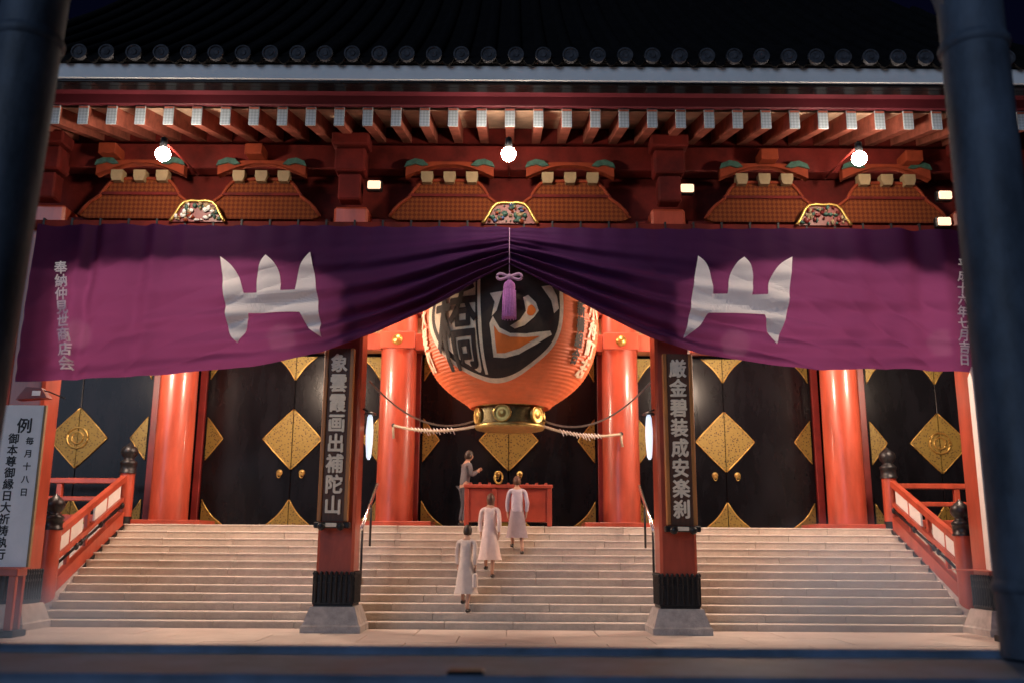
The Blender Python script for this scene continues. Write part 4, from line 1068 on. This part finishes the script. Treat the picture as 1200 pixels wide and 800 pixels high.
    for sd in (-1, 1):
        f_ = leg[sd][3]; mb = MB(); an = leg[sd][2]
        cc = an.lerp(f_, .55); ang = facing
        mb.ball((0, 0, 0), 1, 'shoe', 8); mb.v = [tuple(Vector((cc.x, cc.y, f_.z + .006)) + WV(v[0] * .045 * s, v[1] * .135 * s, max(-.8, v[2]) * .045 * s)) for v in mb.v]; mb.build('shoe', t)
    if bag:
        mb = MB(); q = arm[1][2]; mb.box(q.x - .05, q.x + .05, q.y - .16, q.y + .16, q.z - .40, q.z - .12, bottom, .03)
        mb.tube([q + Vector((0, -.1, -.13)), q + Vector((0, -.04, -.02)), q + Vector((0, .04, -.02)), q + Vector((0, .1, -.13))], .01, 'shoe', 6); mb.build('hand_bag', t)
    return t
def step_z(k): return k * RH     # top of step k (1..13)
person('person in a grey suit standing bowed left of the offertory box', (P(543, 615, 3.75).x, 3.78, H + .003), R(-62), 1.68, 'suit', 'suit2', 'hair', lean=.12, arms='pray')
def climber(label, k, px, py, *a_, **kw):
    yk = Y0 + (k - .45) * TR; c = P(px, py, yk); return person(label, (c.x, yk - .03, k * RH + .003), *a_, **kw)
climber('person in a long pale pink coat climbing the middle of the stairs', 6, 573, 672, R(-8), 1.68, 'pink', 'pink', 'hairbrown', lean=.14, step=.30, rise=RH, arms='walk', skirt=True, coat=.14, longhair=True)
climber('person in a pale lilac jacket and mauve skirt near the top of the stairs', 9, 606, 645, R(6), 1.64, 'lilaccloth', 'greyskirt', 'hairbrown', lean=.10, step=.28, rise=RH, arms='walk', skirt=True, coat=.05)
climber('person in cream clothes lowest on the stairs, left of the others', 2, 545, 715, R(-14), 1.62, 'cream', 'cream', 'hair', lean=.10, step=.30, rise=RH, arms='walk', skirt=True, coat=.10, bag=True)

# ================================================================== INCENSE SMOKE
def smoke(px, py, Y, rx, ry, rz, dens):
    c = P(px, py, Y); m = bpy.data.materials.new('incense_smoke'); m.use_nodes = True; t = m.node_tree; t.nodes.remove(t.nodes['Principled BSDF'])
    pv = t.nodes.new('ShaderNodeVolumePrincipled'); pv.inputs['Color'].default_value = (.50, .68, 1.0, 1); pv.inputs['Anisotropy'].default_value = .2
    tc = t.nodes.new('ShaderNodeTexCoord'); ln = t.nodes.new('ShaderNodeVectorMath'); ln.operation = 'LENGTH'; mr = t.nodes.new('ShaderNodeMapRange')
    mr.interpolation_type = 'SMOOTHSTEP'; mr.inputs[1].default_value = 1; mr.inputs[2].default_value = 0; mr.inputs[3].default_value = 0; mr.inputs[4].default_value = dens
    n = t.nodes.new('ShaderNodeTexNoise'); n.inputs['Scale'].default_value = 2.2; n.inputs['Detail'].default_value = 2; mu = t.nodes.new('ShaderNodeMath'); mu.operation = 'MULTIPLY'
    t.links.new(tc.outputs['Object'], ln.inputs[0]); t.links.new(ln.outputs['Value'], mr.inputs[0]); t.links.new(tc.outputs['Object'], n.inputs[0])
    t.links.new(mr.outputs[0], mu.inputs[0]); t.links.new(n.outputs[0], mu.inputs[1]); t.links.new(mu.outputs[0], pv.inputs['Density']); t.links.new(pv.outputs[0], t.nodes['Material Output'].inputs['Volume'])
    M['smoke'] = m; b = MB(); b.ball((0, 0, 0), 1, 'smoke', 10); o = b.build('incense_smoke', kind='stuff'); o.location = c; o.scale = (rx, ry, rz)
smoke(1010, 700, -2.0, 2.6, 1.4, 1.5, 1.0)
smoke(60, 735, -2.4, 2.4, 1.2, 1.1, 1.1)
